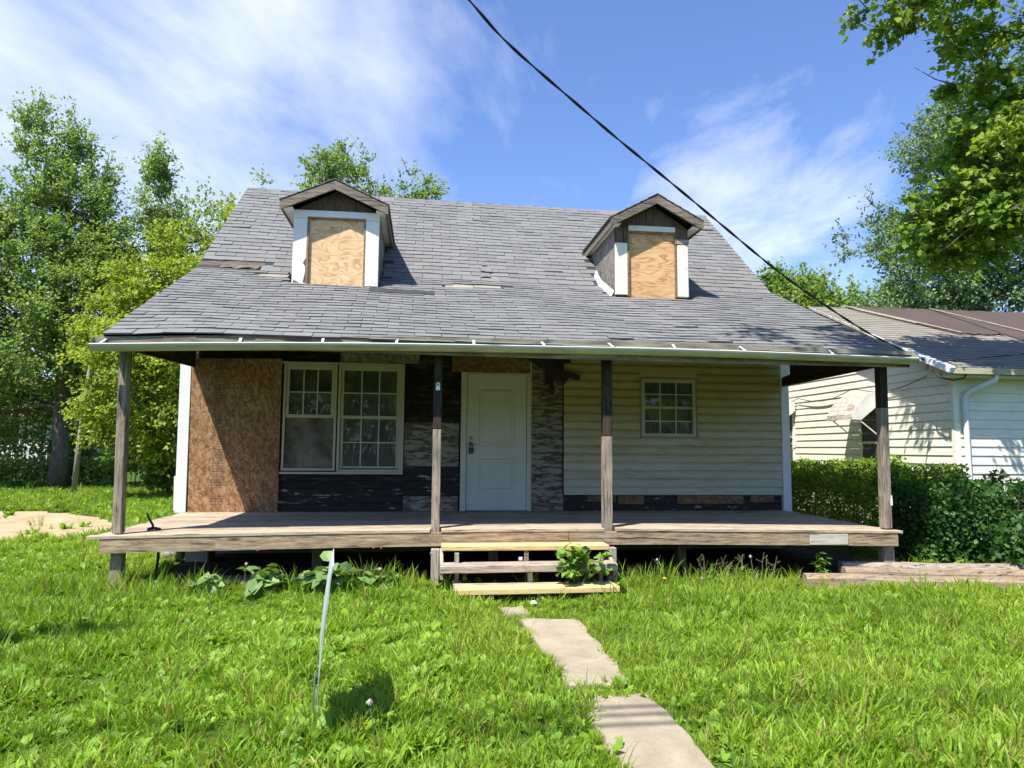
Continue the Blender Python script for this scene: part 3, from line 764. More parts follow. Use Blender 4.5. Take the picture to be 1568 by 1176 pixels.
for x in (3.78, 4.19, 4.58):
    m = MB(); m.box(x+.001, min(x+.41, 4.97)-.002, -.022-uni(0, .004), -.002, 2.055, 2.36, ch=.003); m.build('board_above_door', 'osb_strip', wall)

# windows
def pane_grid(win, x0, x1, z0, z1, y, nx, nz, mw=.016, muntins=True):
    dx = (x1-x0)/nx; dz = (z1-z0)/nz
    for i in range(nx):
        for j in range(nz):
            m = MB(); e = mw/2 if muntins else 0
            m.box(x0+i*dx+(e if i else 0), x0+(i+1)*dx-(e if i < nx-1 else 0), y, y+.005, z0+j*dz+(e if j else 0), z0+(j+1)*dz-(e if j < nz-1 else 0)); m.build('pane', 'pane_glass', win)
    if muntins:
        for i in range(1, nx):
            m = MB(); m.box(x0+i*dx-mw/2, x0+i*dx+mw/2, y-.012, y+.014, z0, z1); m.build('muntin', 'muntin_paint', win)
        for j in range(1, nz):
            m = MB()
            for i in range(nx): m.box(x0+i*dx+(mw/2 if i else 0), x0+(i+1)*dx-(mw/2 if i < nx-1 else 0), y-.010, y+.012, z0+j*dz-mw/2, z0+j*dz+mw/2)
            m.build('muntin', 'muntin_paint', win)
def rect_frame(x0, x1, z0, z1, w, y0, y1, m=None, ch=.004):
    m = m or MB()
    m.box(x0, x0+w, y0, y1, z0, z1, ch=ch); m.box(x1-w, x1, y0, y1, z0, z1, ch=ch)
    m.box(x0+w, x1-w, y0+.002, y1, z0, z0+w, ch=ch); m.box(x0+w, x1-w, y0+.002, y1, z1-w, z1, ch=ch); return m
def double_hung(x0, x1, z0, z1, lower, name='window'):
    win = rect_frame(x0, x1, z0, z1, .035, -.028, .10).build(name, 'window_trim', H)
    zm = (z0+z1)/2-.01
    up = rect_frame(x0+.037, x1-.037, zm, z1-.037, .042, -.010, .028); up.build('upper_sash', 'window_trim', win)
    lo = rect_frame(x0+.037, x1-.037, z0+.037, zm+.045, .042, .030, .066)
    lo.build('lower_sash', 'window_trim', win)
    m = MB(); m.box(x0+.037, x1-.037, -.018, -.012, zm-.002, zm+.046, ch=.002); m.build('check_rail', 'window_trim', win)
    pane_grid(win, x0+.080, x1-.080, zm+.044, z1-.080, .008, 3, 2)
    if lower == 'board':
        m = MB(); m.box(x0+.038, x1-.038, .004, .027, z0+.04, zm-.004); m.build('sooty_panel', 'sooty_board', win)
    else: pane_grid(win, x0+.080, x1-.080, z0+.080, zm, .046, 3, 2)
    return win
w1 = double_hung(1.36, 2.115, .585, 2.125, 'board'); tag(w1, 'left window with a sooty board in its lower half')
w2 = double_hung(2.135, 3.055, .570, 2.125, 'glass'); tag(w2, 'right window of the pair with gridded panes')
m = MB(); m.box(1.30, 3.09, -.045, -.022, .535, .568, ch=.004); m.build('sill', 'window_trim', w2)
m = MB(); m.box(3.057, 3.088, -.034, .02, .57, 2.15, ch=.003); m.build('casing', 'window_trim', w2)
m = MB(); m.box(1.33, 3.09, -.034, .0, 2.128, 2.158, ch=.003); m.build('head_trim', 'window_trim', w1)
def curtain(x0, x1, z0, z1, y, mat, parent, amp=.02, n=40, slant=0.0):
    m = MB(); vs = []; 
    for j in range(7):
        for i in range(n+1):
            u = i/n; x = lerp(x0, x1, u); z = lerp(z0, z1, j/6)
            x = lerp(x, x0 if slant > 0 else x1, abs(slant)*(1-j/6)**1.5)
            vs.append((x, y+amp*math.sin(u*38+j*.25), z))
    w = n+1; m.add(vs, [(j*w+i, j*w+i+1, (j+1)*w+i+1, (j+1)*w+i) for j in range(6) for i in range(n)])
    return m.build('curtain', mat, parent, smooth=True)
curtain(2.15, 3.04, 1.30, 2.12, .13, 'curtain', w2)
curtain(2.15, 2.70, .60, 1.34, .14, 'curtain_blue', w2, slant=.5)
curtain(2.55, 3.04, .60, 1.34, .15, 'curtain_blue', w2, slant=-.35)
m = MB(); m.box(1.42, 2.08, .30, .33, 1.60, 1.66); m.build('curtain_rail', 'curtain', w1)
win = rect_frame(6.665, 7.575, 1.10, 2.03, .022, -.050, .10).build('window', 'window_bronze', H); tag(win, 'small gridded window in the cream siding')
rect_frame(6.688, 7.552, 1.123, 2.007, .050, -.034, .05).build('frame', 'window_trim', win)
zm = 1.57
m = MB(); m.box(6.739, 7.501, -.022, .03, zm-.02, zm+.022, ch=.003); m.build('check_rail', 'window_trim', win)
pane_grid(win, 6.739, 7.501, zm+.024, 1.955, .006, 3, 2); pane_grid(win, 6.739, 7.501, 1.175, zm-.022, .022, 3, 2)
curtain(6.72, 7.52, 1.13, 2.0, .12, 'curtain_green', win, .03, 60)

# door
def raised_panel(m, x0, x1, z0, z1, y):
    for k, (a, d) in enumerate(((0, .0), (.018, .010), (.055, .012), (.075, .003))): pass
    rings = [(0, y), (.012, y+.018), (.040, y+.018), (.066, y+.003)]
    vs = []
    for ins, yy in rings: vs += [(x0+ins, yy, z0+ins), (x1-ins, yy, z0+ins), (x1-ins, yy, z1-ins), (x0+ins, yy, z1-ins)]
    fs = [(4*r+k, 4*r+(k+1) % 4, 4*(r+1)+(k+1) % 4, 4*(r+1)+k) for r in range(3) for k in range(4)]+[(12, 13, 14, 15)]
    m.add(vs, fs)
dx0, dx1, yd = 4.015, 4.905, -.018
P1 = (4.195, 4.740, .955, 1.845); P2 = (4.195, 4.740, .275, .765)
m = MB()
for x0, x1, z0, z1 in ((dx0, 4.195, .012, 2.03), (4.740, dx1, .012, 2.03), (4.195, 4.740, .012, .275), (4.195, 4.740, .765, .955), (4.195, 4.740, 1.845, 2.03)):
    m.add([(x0, yd, z0), (x1, yd, z0), (x1, yd, z1), (x0, yd, z1)], [(0, 1, 2, 3)])
raised_panel(m, *P1, yd); raised_panel(m, *P2, yd)
m.box(dx0, dx1, .012, .028, .012, 2.03)
m.box(dx0-.0005, dx0+.002, yd+.0005, .02, .012, 2.03); m.box(dx1-.002, dx1+.0005, yd+.0005, .02, .012, 2.03)
door = m.build('door', 'door_paint', H); tag(door, 'pale grey two-panel front door with a lock box')
m = MB(); m.box(3.925, 4.008, -.050, .02, .0, 2.055, ch=.004); m.build('left_casing', 'door_trim', door)
m = MB(); m.box(4.912, 4.950, -.035, .02, .0, 2.055, ch=.003); m.box(4.952, 4.983, -.02, .02, .0, 2.36); m.build('right_casing', 'door_trim', door)
m = MB(); m.box(4.010, 4.910, -.032, .02, 2.036, 2.054, ch=.002); m.build('head_casing', 'door_trim', door)
m = MB(); m.box(3.93, 4.95, -.06, .02, -.004, .010, ch=.002); m.build('threshold', 'dark_wood_x', door)
m = MB(); m.tube([(4.075, yd, .985), (4.075, yd-.012, .985)], .032, 14); m.tube([(4.075, yd-.01, .985), (4.075, yd-.05, .985)], .011, 10)
m.tube([(4.068, yd-.048, .985), (4.12, yd-.052, .983), (4.17, yd-.05, .98)], [.011, .010, .007], 8); m.build('handle', 'steel', door, smooth=True)
m = MB(); m.tube([(4.075, yd, 1.075), (4.075, yd-.014, 1.075)], .028, 14); m.build('deadbolt', 'steel', door, smooth=True)
m = MB(); m.box(4.045, 4.112, yd-.085, yd-.042, .845, .935, ch=.008); m.tube([(4.058, yd-.062, .93), (4.058, yd-.062, .98), (4.078, yd-.062, 1.0), (4.098, yd-.062, .98), (4.098, yd-.062, .93)], .006, 6); m.build('lock_box', 'black_metal', door)

# torn bracket hanging beside the door
br = MB()
br.bar((4.96, -.06, 2.34), (5.52, -.10, 1.965), .035, .17, (0, 0, 1))
br.bar((5.03, -.10, 2.27), (5.56, -.13, 2.245), .03, .06, (0, 0, 1))
br.bar((5.24, -.08, 2.25), (5.285, -.09, 1.74), .07, .05, (0, 1, 0))
br.prism([(5.18, -.09, 2.24), (5.44, -.09, 2.23), (5.42, -.09, 2.08), (5.30, -.09, 1.93), (5.17, -.09, 1.86)], (0, .02, 0))
br.bar((5.42, -.10, 2.06), (5.70, -.14, 1.99), .03, .08, (0, 0, 1))
tag(br.build('broken_bracket', 'dark_wood_x', H), 'blackened broken boards hanging from the porch ceiling beside the door')

# porch: deck planks, joists, fascia, posts, beam
def deck_z(x, y):
    t = max(0, (-y)/2.62)
    return (-.010+.052*math.sin(PI*min(1, max(0, (x-.1)/8.9)))*1.0)*t
m = MB()
for x in [.16+i*.445 for i in range(20)]: m.box(x, x+.04, -2.58, .02, -.17, -.034)
deck = m.build('porch_deck', 'dark_wood_y', H)
y = -2.665; k = 0
while y < -.01:
    y1 = min(y+.137, .026)
    if k == 0: cuts = [-.03, 3.48, 3.60, 5.42, 5.56, 9.03]
    else: cuts = [.04+uni(-.02, .05)] + sorted(random.sample([1.9, 2.8, 3.7, 4.6, 5.5, 6.4, 7.3], 2)) + [8.98+uni(-.02, .03)]
    for a, b in zip(cuts, cuts[1:]):
        if k == 0 and b-a < .2: continue
        m = MB(); n = 3; za = [deck_z(lerp(a, b, i/n), y)+uni(-.002, .002) for i in range(n+1)]
        vs = []
        for i in range(n+1):
            x = lerp(a+.0015, b-.0015, i/n); vs += [(x, y+.003, za[i]-.032), (x, y1-.004, za[i]-.032), (x, y1-.004, za[i]-.002), (x, y1-.010, za[i]), (x, y+.009, za[i]), (x, y+.003, za[i]-.004)]
        fs = [(6*i+q, 6*i+(q+1) % 6, 6*(i+1)+(q+1) % 6, 6*(i+1)+q) for i in range(n) for q in range(6)]+[tuple(range(6))[::-1], tuple(range(6*n, 6*n+6))]
        m.add(vs, fs); m.build('plank', 'deck_wood', deck)
    y = y1; k += 1
def fascia(x0, x1, name, y=-2.655, th=.038, mat='fascia_wood', lo=None, n=14, zt=-.034):
    m = MB(); vs = []
    for i in range(n+1):
        x = lerp(x0, x1, i/n); zb = -.188+.050*math.sin(PI*min(1, max(0, (x-.1)/8.9))); top = zt+deck_z(x, -2.62)
        for yy, zz in ((y, zb), (y, top), (y+th, top), (y+th, zb)): vs.append((x, yy, zz))
    fs = [(4*i+q, 4*i+(q+1) % 4, 4*i+4+(q+1) % 4, 4*i+4+q) for i in range(n) for q in range(4)]+[(3, 2, 1, 0), (4*n, 4*n+1, 4*n+2, 4*n+3)]
    m.add(vs, fs); return m.build(name, mat, deck)
fascia(.095, 5.013, 'fascia_board'); fascia(5.02, 8.97, 'fascia_board')
m = MB(); m.box(7.86, 8.33, -2.672, -2.657, -.162, -.042, ch=.003); tag(m.build('fascia_patch', 'patch_wood', deck), 'pale grey patch board nailed on the porch edge')
flat('red_paint', (.36, .13, .10), .7, .2)
for x, z_, w_ in ((1.66, -.165, .05), (1.71, -.150, .02), (2.86, -.150, .06), (2.95, -.158, .03), (3.30, -.060, .05), (1.64, -.12, .012)):
    m = MB(); w_ *= .6; m.prism([(x, -2.6563, z_), (x+w_*.6, -2.6563, z_-.012), (x+w_, -2.6563, z_+.004), (x+w_*.7, -2.6563, z_+.018), (x+w_*.2, -2.6563, z_+.012)], (0, .0008, 0)); m.build('paint_mark', 'red_paint', deck)
for x in (.08, 8.93):
    m = MB(); m.box(x, x+.04, -2.61, .0, -.18, -.036); m.build('end_joist', 'weathered_y', deck)
def post(x0, x1, xt, ztop, zbot, y0=-2.58, y1=-2.47, name='porch_post', soot_shade_z=None):
    m = MB(); dz = ztop-zbot; s = (xt-x0)
    w = x1-x0
    a_, b_ = Vector((x0+w/2, (y0+y1)/2, zbot)), Vector((x0+w/2+s, (y0+y1)/2, ztop)); f_ = 1 if soot_shade_z is None else (soot_shade_z-zbot)/(ztop-zbot)
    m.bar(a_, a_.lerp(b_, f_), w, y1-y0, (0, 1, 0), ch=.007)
    if soot_shade_z is not None: m.bar(a_.lerp(b_, f_), b_, w, y1-y0, (0, 1, 0), mi=1, ch=.007)      # soot black plus painted shade, starting at the eave's shadow edge
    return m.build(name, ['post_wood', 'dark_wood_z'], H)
post(.181, .273, .147, 2.02, .004); p2 = post(3.492, 3.585, 3.493, 1.98, -.033, soot_shade_z=1.13); post(5.432, 5.540, 5.436, 1.985, -.033, soot_shade_z=1.07); p4 = post(8.860, 8.960, 8.875, 2.0, .006, soot_shade_z=1.45)
m = MB(); m.bar((.185+.055, -2.525, G-.05), (.24, -2.525, -.185), .115, .11, (0, 1, 0), ch=.006); m.build('footing_post', 'post_wood', H)
m = MB(); m.bar((8.91, -2.525, G-.05), (8.90, -2.525, -.19), .14, .11, (0, 1, 0), ch=.006); m.build('footing_post', 'post_wood', H)
for x in (2.1, 4.3, 6.8):
    m = MB(); m.bar((x, -1.3, G-.05), (x, -1.3, -.175), .12, .12, (0, 1, 0)); m.build('footing_post', 'weathered_z', H)
m = MB(); m.box(3.515, 3.563, -2.598, -2.580, 1.565, 1.605, ch=.004)
m.tube([(3.540+.016*math.sin(a), -2.589, 1.628+.022*math.cos(a)) for a in [i*2*PI/12 for i in range(13)]], .008, 6); m.build('hasp', 'white_plastic', p2)
m = MB(); m.box(8.945, 8.967, -2.588, -2.58, .28, .37, ch=.002); m.box(8.95, 8.962, -2.588, -2.58, .375, .40); m.build('tag', 'white_plastic', p4)
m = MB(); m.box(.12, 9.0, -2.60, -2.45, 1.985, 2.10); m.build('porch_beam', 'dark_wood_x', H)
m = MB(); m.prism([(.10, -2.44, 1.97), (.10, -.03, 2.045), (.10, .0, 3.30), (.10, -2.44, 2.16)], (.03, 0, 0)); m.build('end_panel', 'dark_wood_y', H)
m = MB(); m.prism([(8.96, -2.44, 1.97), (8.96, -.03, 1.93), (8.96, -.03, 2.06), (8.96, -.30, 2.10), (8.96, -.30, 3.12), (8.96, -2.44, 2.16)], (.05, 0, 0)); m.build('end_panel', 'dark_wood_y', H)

# dormers
def make_dormer(d):
    x0, x1, yf, zb, ze, cx, ap, wr = (d[k] for k in ('x0', 'x1', 'yf', 'zb', 'ze', 'cx', 'apex', 'wr'))
    ov = .20; yb = 1.55
    m = MB()
    m.box(x0, x1, yf, yf+.05, zb-.15, ze)                                  # front backing
    m.prism([(x0, yf, ze), (x1, yf, ze), (cx, yf, ap-.10)], (0, .05, 0))
    dr = m.build('dormer', 'gable_board', H)
    for sx, xx in ((-1, x0), (1, x1-.035)):
        m = MB(); m.prism([(xx, yf+.051, zb-.2), (xx, yf+.051, ze+.03), (xx, yb-.2, ze+.03)], (.035, 0, 0)); m.build('cheek_wall', 'osb_gray', dr)
    # plywood
    px0, px1, pz1 = (x0+.205, x1-.205, 4.175) if d['kind'] == 0 else (x0+.205, x1-.205, 4.19)
    m = MB(); m.box(px0, px1, yf-.012, yf-.002, zb-.02, pz1); m.build('plywood_sheet', 'plywood_pale' if d['kind'] == 0 else 'plywood_orange', dr)
    m = MB(); fw = .022; yq = yf-.055
    m.box(px0-fw, px0, yq, yf-.001, zb-.02, pz1+fw); m.box(px1, px1+fw, yq, yf-.001, zb-.02, pz1+fw); m.box(px0, px1, yq, yf-.001, pz1, pz1+fw); m.build('window_jamb', 'brown_wood', dr)
    if d['kind'] == 0:
        for a, b in ((x0-.01, px0-fw-.001), (px1+fw+.001, x1+.01)):
            m = MB(); m.box(a, b, yf-.05, yf-.002, zb-.005, ze-.135, ch=.005); m.build('side_casing', 'chipped_white', dr)
        m = MB(); m.box(x0-.012, x1+.012, yf-.052, yf-.002, ze-.132, ze-.015, ch=.005); m.build('head_casing', 'chipped_white_x', dr)
        m = MB(); m.prism([(x0+.02, yf-.012, ze-.01), (x1-.02, yf-.012, ze-.01), (cx, yf-.012, ap-.13)], (0, .010, 0)); m.build('gable_panel', 'gable_board', dr)
    else:
        m = MB(); m.box(x0-.008, px0-fw-.001, yf-.05, yf-.002, zb+.005, ze-.28, ch=.005); m.build('side_casing', 'chipped_cream', dr)
        m = MB(); m.box(px1+fw+.012, x1+.008, yf-.05, yf-.002, zb-.005, ze-.27, ch=.012); m.build('side_casing', 'chipped_cream', dr)
        m = MB(); m.box(px1+fw+.004, x1+.012, yf-.056, yf-.002, ze-.268, ze-.19, ch=.004); m.build('trim_block', 'weathered_x', dr)
        m = MB(); m.box(px0-.005, px1+.005, yf-.06, yf-.002, ze-.088, ze-.005, ch=.005); m.build('head_casing', 'chipped_cream', dr)
        m = MB(); m.prism([(px0-.03, yf-.012, ze-.002), (px1+.03, yf-.012, ze-.002), (px1-.12, yf-.012, ze+.16), (cx, yf-.012, ap-.14), (px0+.12, yf-.012, ze+.16)], (0, .010, 0)); m.build('gable_panel', 'gable_board', dr)
        for a, b, z in ((x0-.006, px0-fw-.006, ze-.275), (px1+fw+.008, x1+.006, ze-.186)):
            m = MB(); m.box(a, b, yf-.02, yf-.002, z, ze-.02); m.build('wall_panel', 'gable_board', dr)
        # white flashing along the cheek
        m = MB()
        q = [on_low(x0-.035, y_, .012) for y_ in [yf-.02+i*.14 for i in range(8)]]
        for a, b in zip(q, q[1:]):
            m.add([a, a+Vector((.04, 0, .09)), b+Vector((.04, 0, .09)), b, a-Vector((0, 0, .01)), b-Vector((0, 0, .01))], [(0, 1, 2, 3), (0, 3, 5, 4)])
        m.build('flashing', 'white_metal', dr)
    # roof: two slopes with overhang, rake boards, shingles
    yo = yf-ov; ez = ze+.085-.02
    sl = (ap-ez)/wr
    def surf(side, s, y_): return Vector((cx+side*wr*s, y_, ap-(ap-ez)*s))
    m = MB()
    for side in (-1, 1):
        a, b, c, e = surf(side, 0, yo), surf(side, 1, yo), surf(side, 1, yb), surf(side, 0, yb+.6)
        t = Vector((0, 0, -.03)); m.add([a, b, c, e, a+t, b+t, c+t, e+t], [(0, 1, 2, 3), (7, 6, 5, 4), (0, 4, 5, 1), (1, 5, 6, 2)])
    rf = m.build('dormer_roof', 'underlay', dr)
    for side in (-1, 1):
        a = surf(side, 0, yo-.02)-Vector((0, 0, .015)); b = surf(side, 1.02, yo-.02)-Vector((0, 0, .015)); h = Vector((0, 0, -.125)); y2 = Vector((0, .032, 0))
        m = MB(); m.hexa([a+h, b+h, b+h+y2, a+h+y2, a, b, b+y2, a+y2]); m.build('rake_board', 'rake_wood', dr)
        m = MB(); a = surf(side, .985, yo+.012); b = surf(side, .985, yb-.1)
        m.hexa([a+Vector((-.012, 0, -.14)), a+Vector((.012, 0, -.14)), b+Vector((.012, 0, -.14)), b+Vector((-.012, 0, -.14)), a+Vector((-.012, 0, -.032)), a+Vector((.012, 0, -.032)), b+Vector((.012, 0, -.032)), b+Vector((-.012, 0, -.032))]); m.build('eave_board', 'rake_wood', dr)
        m = MB(); a = surf(side, .97, yo+.02)-Vector((0, 0, .125)); w_ = Vector((-side*(wr-.5*(x1-x0)-.01), 0, .02)); b = surf(side, .97, yb-.25)-Vector((0, 0, .125))
        m.add([a, a+w_, b+w_, b, a+Vector((0, 0, .01)), a+w_+Vector((0, 0, .01)), b+w_+Vector((0, 0, .01)), b+Vector((0, 0, .01))], BOXF); m.build('soffit', 'chipped_white_x', dr)
    st = MB()
    for side in (-1, 1):
        rows = 6
        for r in range(rows):
            s1 = 1.03-r/rows; s0 = max(-.0, s1-1/rows-.04); yy = yo-.03; k = 0
            off = (r % 2)*.15
            yend = lerp(yb+.55, yb-.02, s1)
            while yy < yend:
                y2_ = min(yy+.30+ (off if k == 0 else 0)-(.15 if k == 0 else 0), yend); n_ = Vector((side*.42, 0, .9))
                A, B, C_, D_ = surf(side, s1, yy+.003), surf(side, s1, y2_-.003), surf(side, s0, y2_-.003), surf(side, s0, yy+.003)
                st.add([A+n_*.001, B+n_*.001, C_+n_*.001, D_+n_*.001, A+n_*.016, B+n_*.016, C_+n_*.004, D_+n_*.004], BOXF, 0, random.random())
                yy = y2_; k += 1
    for i in range(7):
        ya = yo-.03+i*.28; pa = Vector((cx, ya, ap+.006)); pb = Vector((cx, ya+.30, ap+.016))
        for side in (-1, 1):
            dn = Vector((side*.13, 0, -.13*sl)); up = Vector((0, 0, .009))
            st.add([pa, pa+dn, pb+dn, pb, pa+up, pa+dn+up, pb+dn+up, pb+up], BOXF, 0, random.random())
    s_ = st.build('dormer_shingles', 'shingle', dr, tint=True); s_['kind'] = 'stuff'
    return dr
d0 = make_dormer(DORM[0]); tag(d0, 'left dormer boarded with pale swirled plywood')
d1 = make_dormer(DORM[1]); tag(d1, 'right dormer boarded with orange streaked plywood')
m = MB()
for i in range(6): m.bar((1.46+uni(-.03, .02), -.36+uni(-.05, .03), 3.24+uni(0, .14)), (1.50+uni(-.02, .03), -.36, 3.24+uni(0, .1)), .03, .02)
m.build('rotten_splinters', 'dark_wood_z', d0)
m = MB(); yy = DORM[0]['yf']-.0515
m.prism([(1.683, yy, 3.23), (1.64, yy, 3.24), (1.655, yy, 3.32), (1.672, yy, 3.40), (1.668, yy, 3.47), (1.635, yy, 3.52), (1.66, yy, 3.57), (1.683, yy, 3.60)], (0, .0012, 0)); m.build('paint_chip', 'rotten_wood', d0)
m = MB(); m.prism([(1.50, yy, 3.235), (1.60, yy, 3.23), (1.56, yy, 3.25), (1.52, yy, 3.27)], (0, .0012, 0)); m.build('paint_chip', 'rotten_wood', d0)

# ================================================================== FRONT STEPS
ST = thing('front_steps', 'open wooden steps patched with two fresh yellow treads below the porch', 'steps', (4.5, -3.05, G))
def tread(x0, x1, y0, y1, z0, z1, mat, tilt=0.0):
    m = MB(); m.bar((x0, (y0+y1)/2, (z0+z1)/2), (x1, (y0+y1)/2, (z0+z1)/2+tilt), y1-y0, z1-z0, ch=.006); return m.build('tread', mat, ST)
tag(tread(3.60, 5.40, -2.96, -2.70, -.152, -.100, 'new_lumber', -.004), 'fresh yellow upper tread')
tag(tread(3.585, 5.415, -3.24, -2.99, -.335, -.262, 'weathered_x', .006), 'weathered grey middle tread')
tag(tread(3.73, 5.37, -3.48, -3.24, -.505, -.450, 'new_lumber', .008), 'fresh yellow bottom tread')
m = MB(); m.box(3.715, 5.36, -3.236, -3.20, -.53, -.44, ch=.004); m.build('back_board', 'weathered_x', ST)
for x in (3.495, 5.44):
    m = MB(); m.box(x, x+.085, -2.79, -2.672, G-.03, -.16, ch=.005); m.build('newel', 'weathered_z', ST)
for x in (3.585, 5.40):
    m = MB(); m.prism([(x, -2.80, -.16), (x, -2.69, -.16), (x, -2.69, -.42), (x, -3.10, -.42), (x, -3.10, -.345)], (.035, 0, 0)); m.build('stringer', 'weathered_y', ST)
for x, y, z in ((3.735, -3.07, -.16), (5.255, -3.07, -.20)):
    m = MB(); m.box(x, x+.045, y, y+.05, G-.02, z, ch=.004); m.build('leg', 'weathered_z', ST)
m = MB(); m.box(4.475, 4.525, -2.945, -2.905, -.34, -.155, ch=.004); m.build('leg', 'brown_wood', ST)
m = MB(); m.box(4.48, 4.53, -3.19, -3.14, G-.02, -.338, ch=.004); m.build('leg', 'weathered_z', ST)
m = MB(); m.box(4.54, 4.585, -3.43, -3.38, G-.04, -.508, ch=.004); m.build('leg', 'weathered_z', ST)
m = MB(); m.box(4.42, 4.46, -2.93, -2.89, -.262, -.225, ch=.003); m.build('cleat', 'white_plastic', ST)

# ================================================================== leaves
def unit(a): return a/np.maximum(np.linalg.norm(a, axis=1, keepdims=True), 1e-9)
LEAF_RHOMB = (np.array([[0, 0, 0], [.45, .36, .06], [1, 0, -.10], [.45, -.36, .06]]), [(0, 1, 2), (0, 2, 3)])
LEAF_OVAL = (np.array([[0, 0, 0], [.22, .26, .05], [.6, .30, .05], [1, 0, -.14], [.6, -.30, .05], [.22, -.26, .05], [.5, 0, .0]]), [(0, 6, 1), (1, 6, 2), (2, 6, 3), (3, 6, 4), (4, 6, 5), (5, 6, 0)])
_mp = [(0, 0), (.10, .22), (.02, .48), (.30, .38), (.46, .62), (.58, .26), (.82, .20), (1.0, 0)]
_mv = [(x, y, .06*abs(y)) for x, y in _mp]+[(x, -y, .06*abs(y)) for x, y in _mp[-2:0:-1]]
LEAF_MAPLE = (np.array(_mv+[(.38, 0, -.02)]), [(len(_mv), i, (i+1) % len(_mv)) for i in range(len(_mv))])
def leaf_obj(name, pos, size, axis, normal, tint, mat, parent, shape=LEAF_RHOMB, kind=None, wid=1.0):
    sv, sf = shape; n = len(pos); k = len(sv)
    a = unit(axis); b = unit(np.cross(normal, a)); c = np.cross(a, b)
    V = pos[:, None, :] + size[:, None, None]*(sv[None, :, 0, None]*a[:, None, :] + wid*sv[None, :, 1, None]*b[:, None, :] + sv[None, :, 2, None]*c[:, None, :])
    fa = np.array(sf); Fc = (fa[None]+(np.arange(n)*k)[:, None, None]).reshape(-1, 3); nf = len(Fc)
    me = bpy.data.meshes.new(name); me.vertices.add(n*k); me.vertices.foreach_set('co', V.reshape(-1).astype(np.float32))
    me.loops.add(nf*3); me.loops.foreach_set('vertex_index', Fc.reshape(-1).astype(np.int32))
    me.polygons.add(nf); me.polygons.foreach_set('loop_start', (np.arange(nf)*3).astype(np.int32)); me.polygons.foreach_set('loop_total', np.full(nf, 3, np.int32))
    at = me.attributes.new('tint', 'FLOAT', 'FACE'); at.data.foreach_set('value', np.repeat(tint, len(sf)).astype(np.float32))
    me.materials.append(MATS[mat]); me.update(calc_edges=True); me.validate()
    o = put(name, me, parent)
    if kind: o['kind'] = kind
    return o
def clump_centers(shapes, spacing_seed, n, gap=.35):
    """points spread through a set of ellipsoids / cones, thinned by a lumpy field so that gaps stay open"""
    out = []
    vol = np.array([s['w'] if 'w' in s else s['r'][0]*s['r'][1]*s['r'][2] for s in shapes]); vol = vol**.8; vol /= vol.sum()
    ph = np.random.default_rng(spacing_seed); k = ph.normal(size=(7, 3)); k = k/np.linalg.norm(k, axis=1, keepdims=True)*ph.uniform(.9, 2.6, (7, 1)); p0 = ph.uniform(0, 6.28, 7)
    while len(out) < n:
        s = shapes[ph.choice(len(shapes), p=vol)]
        c = np.array(s['c']); r = np.array(s['r'])
        if s.get('cone'):
            t = 1-ph.uniform(0, 1)**.62                 # more low down
            a = ph.uniform(0, 6.283); q = math.sqrt(ph.uniform(.02, 1))*(1-t)**.75
            p = c+np.array([r[0]*q*math.cos(a), r[1]*q*math.sin(a), r[2]*t])
        else:
            d = ph.normal(size=3); d /= np.linalg.norm(d); q = ph.uniform(.12, 1)**.42
            p = c+d*r*q
        fld = np.sin(k@p+p0).sum()/7
        if fld < -gap*ph.uniform(.2, 1.): continue
        out.append(p)
    return np.array(out)
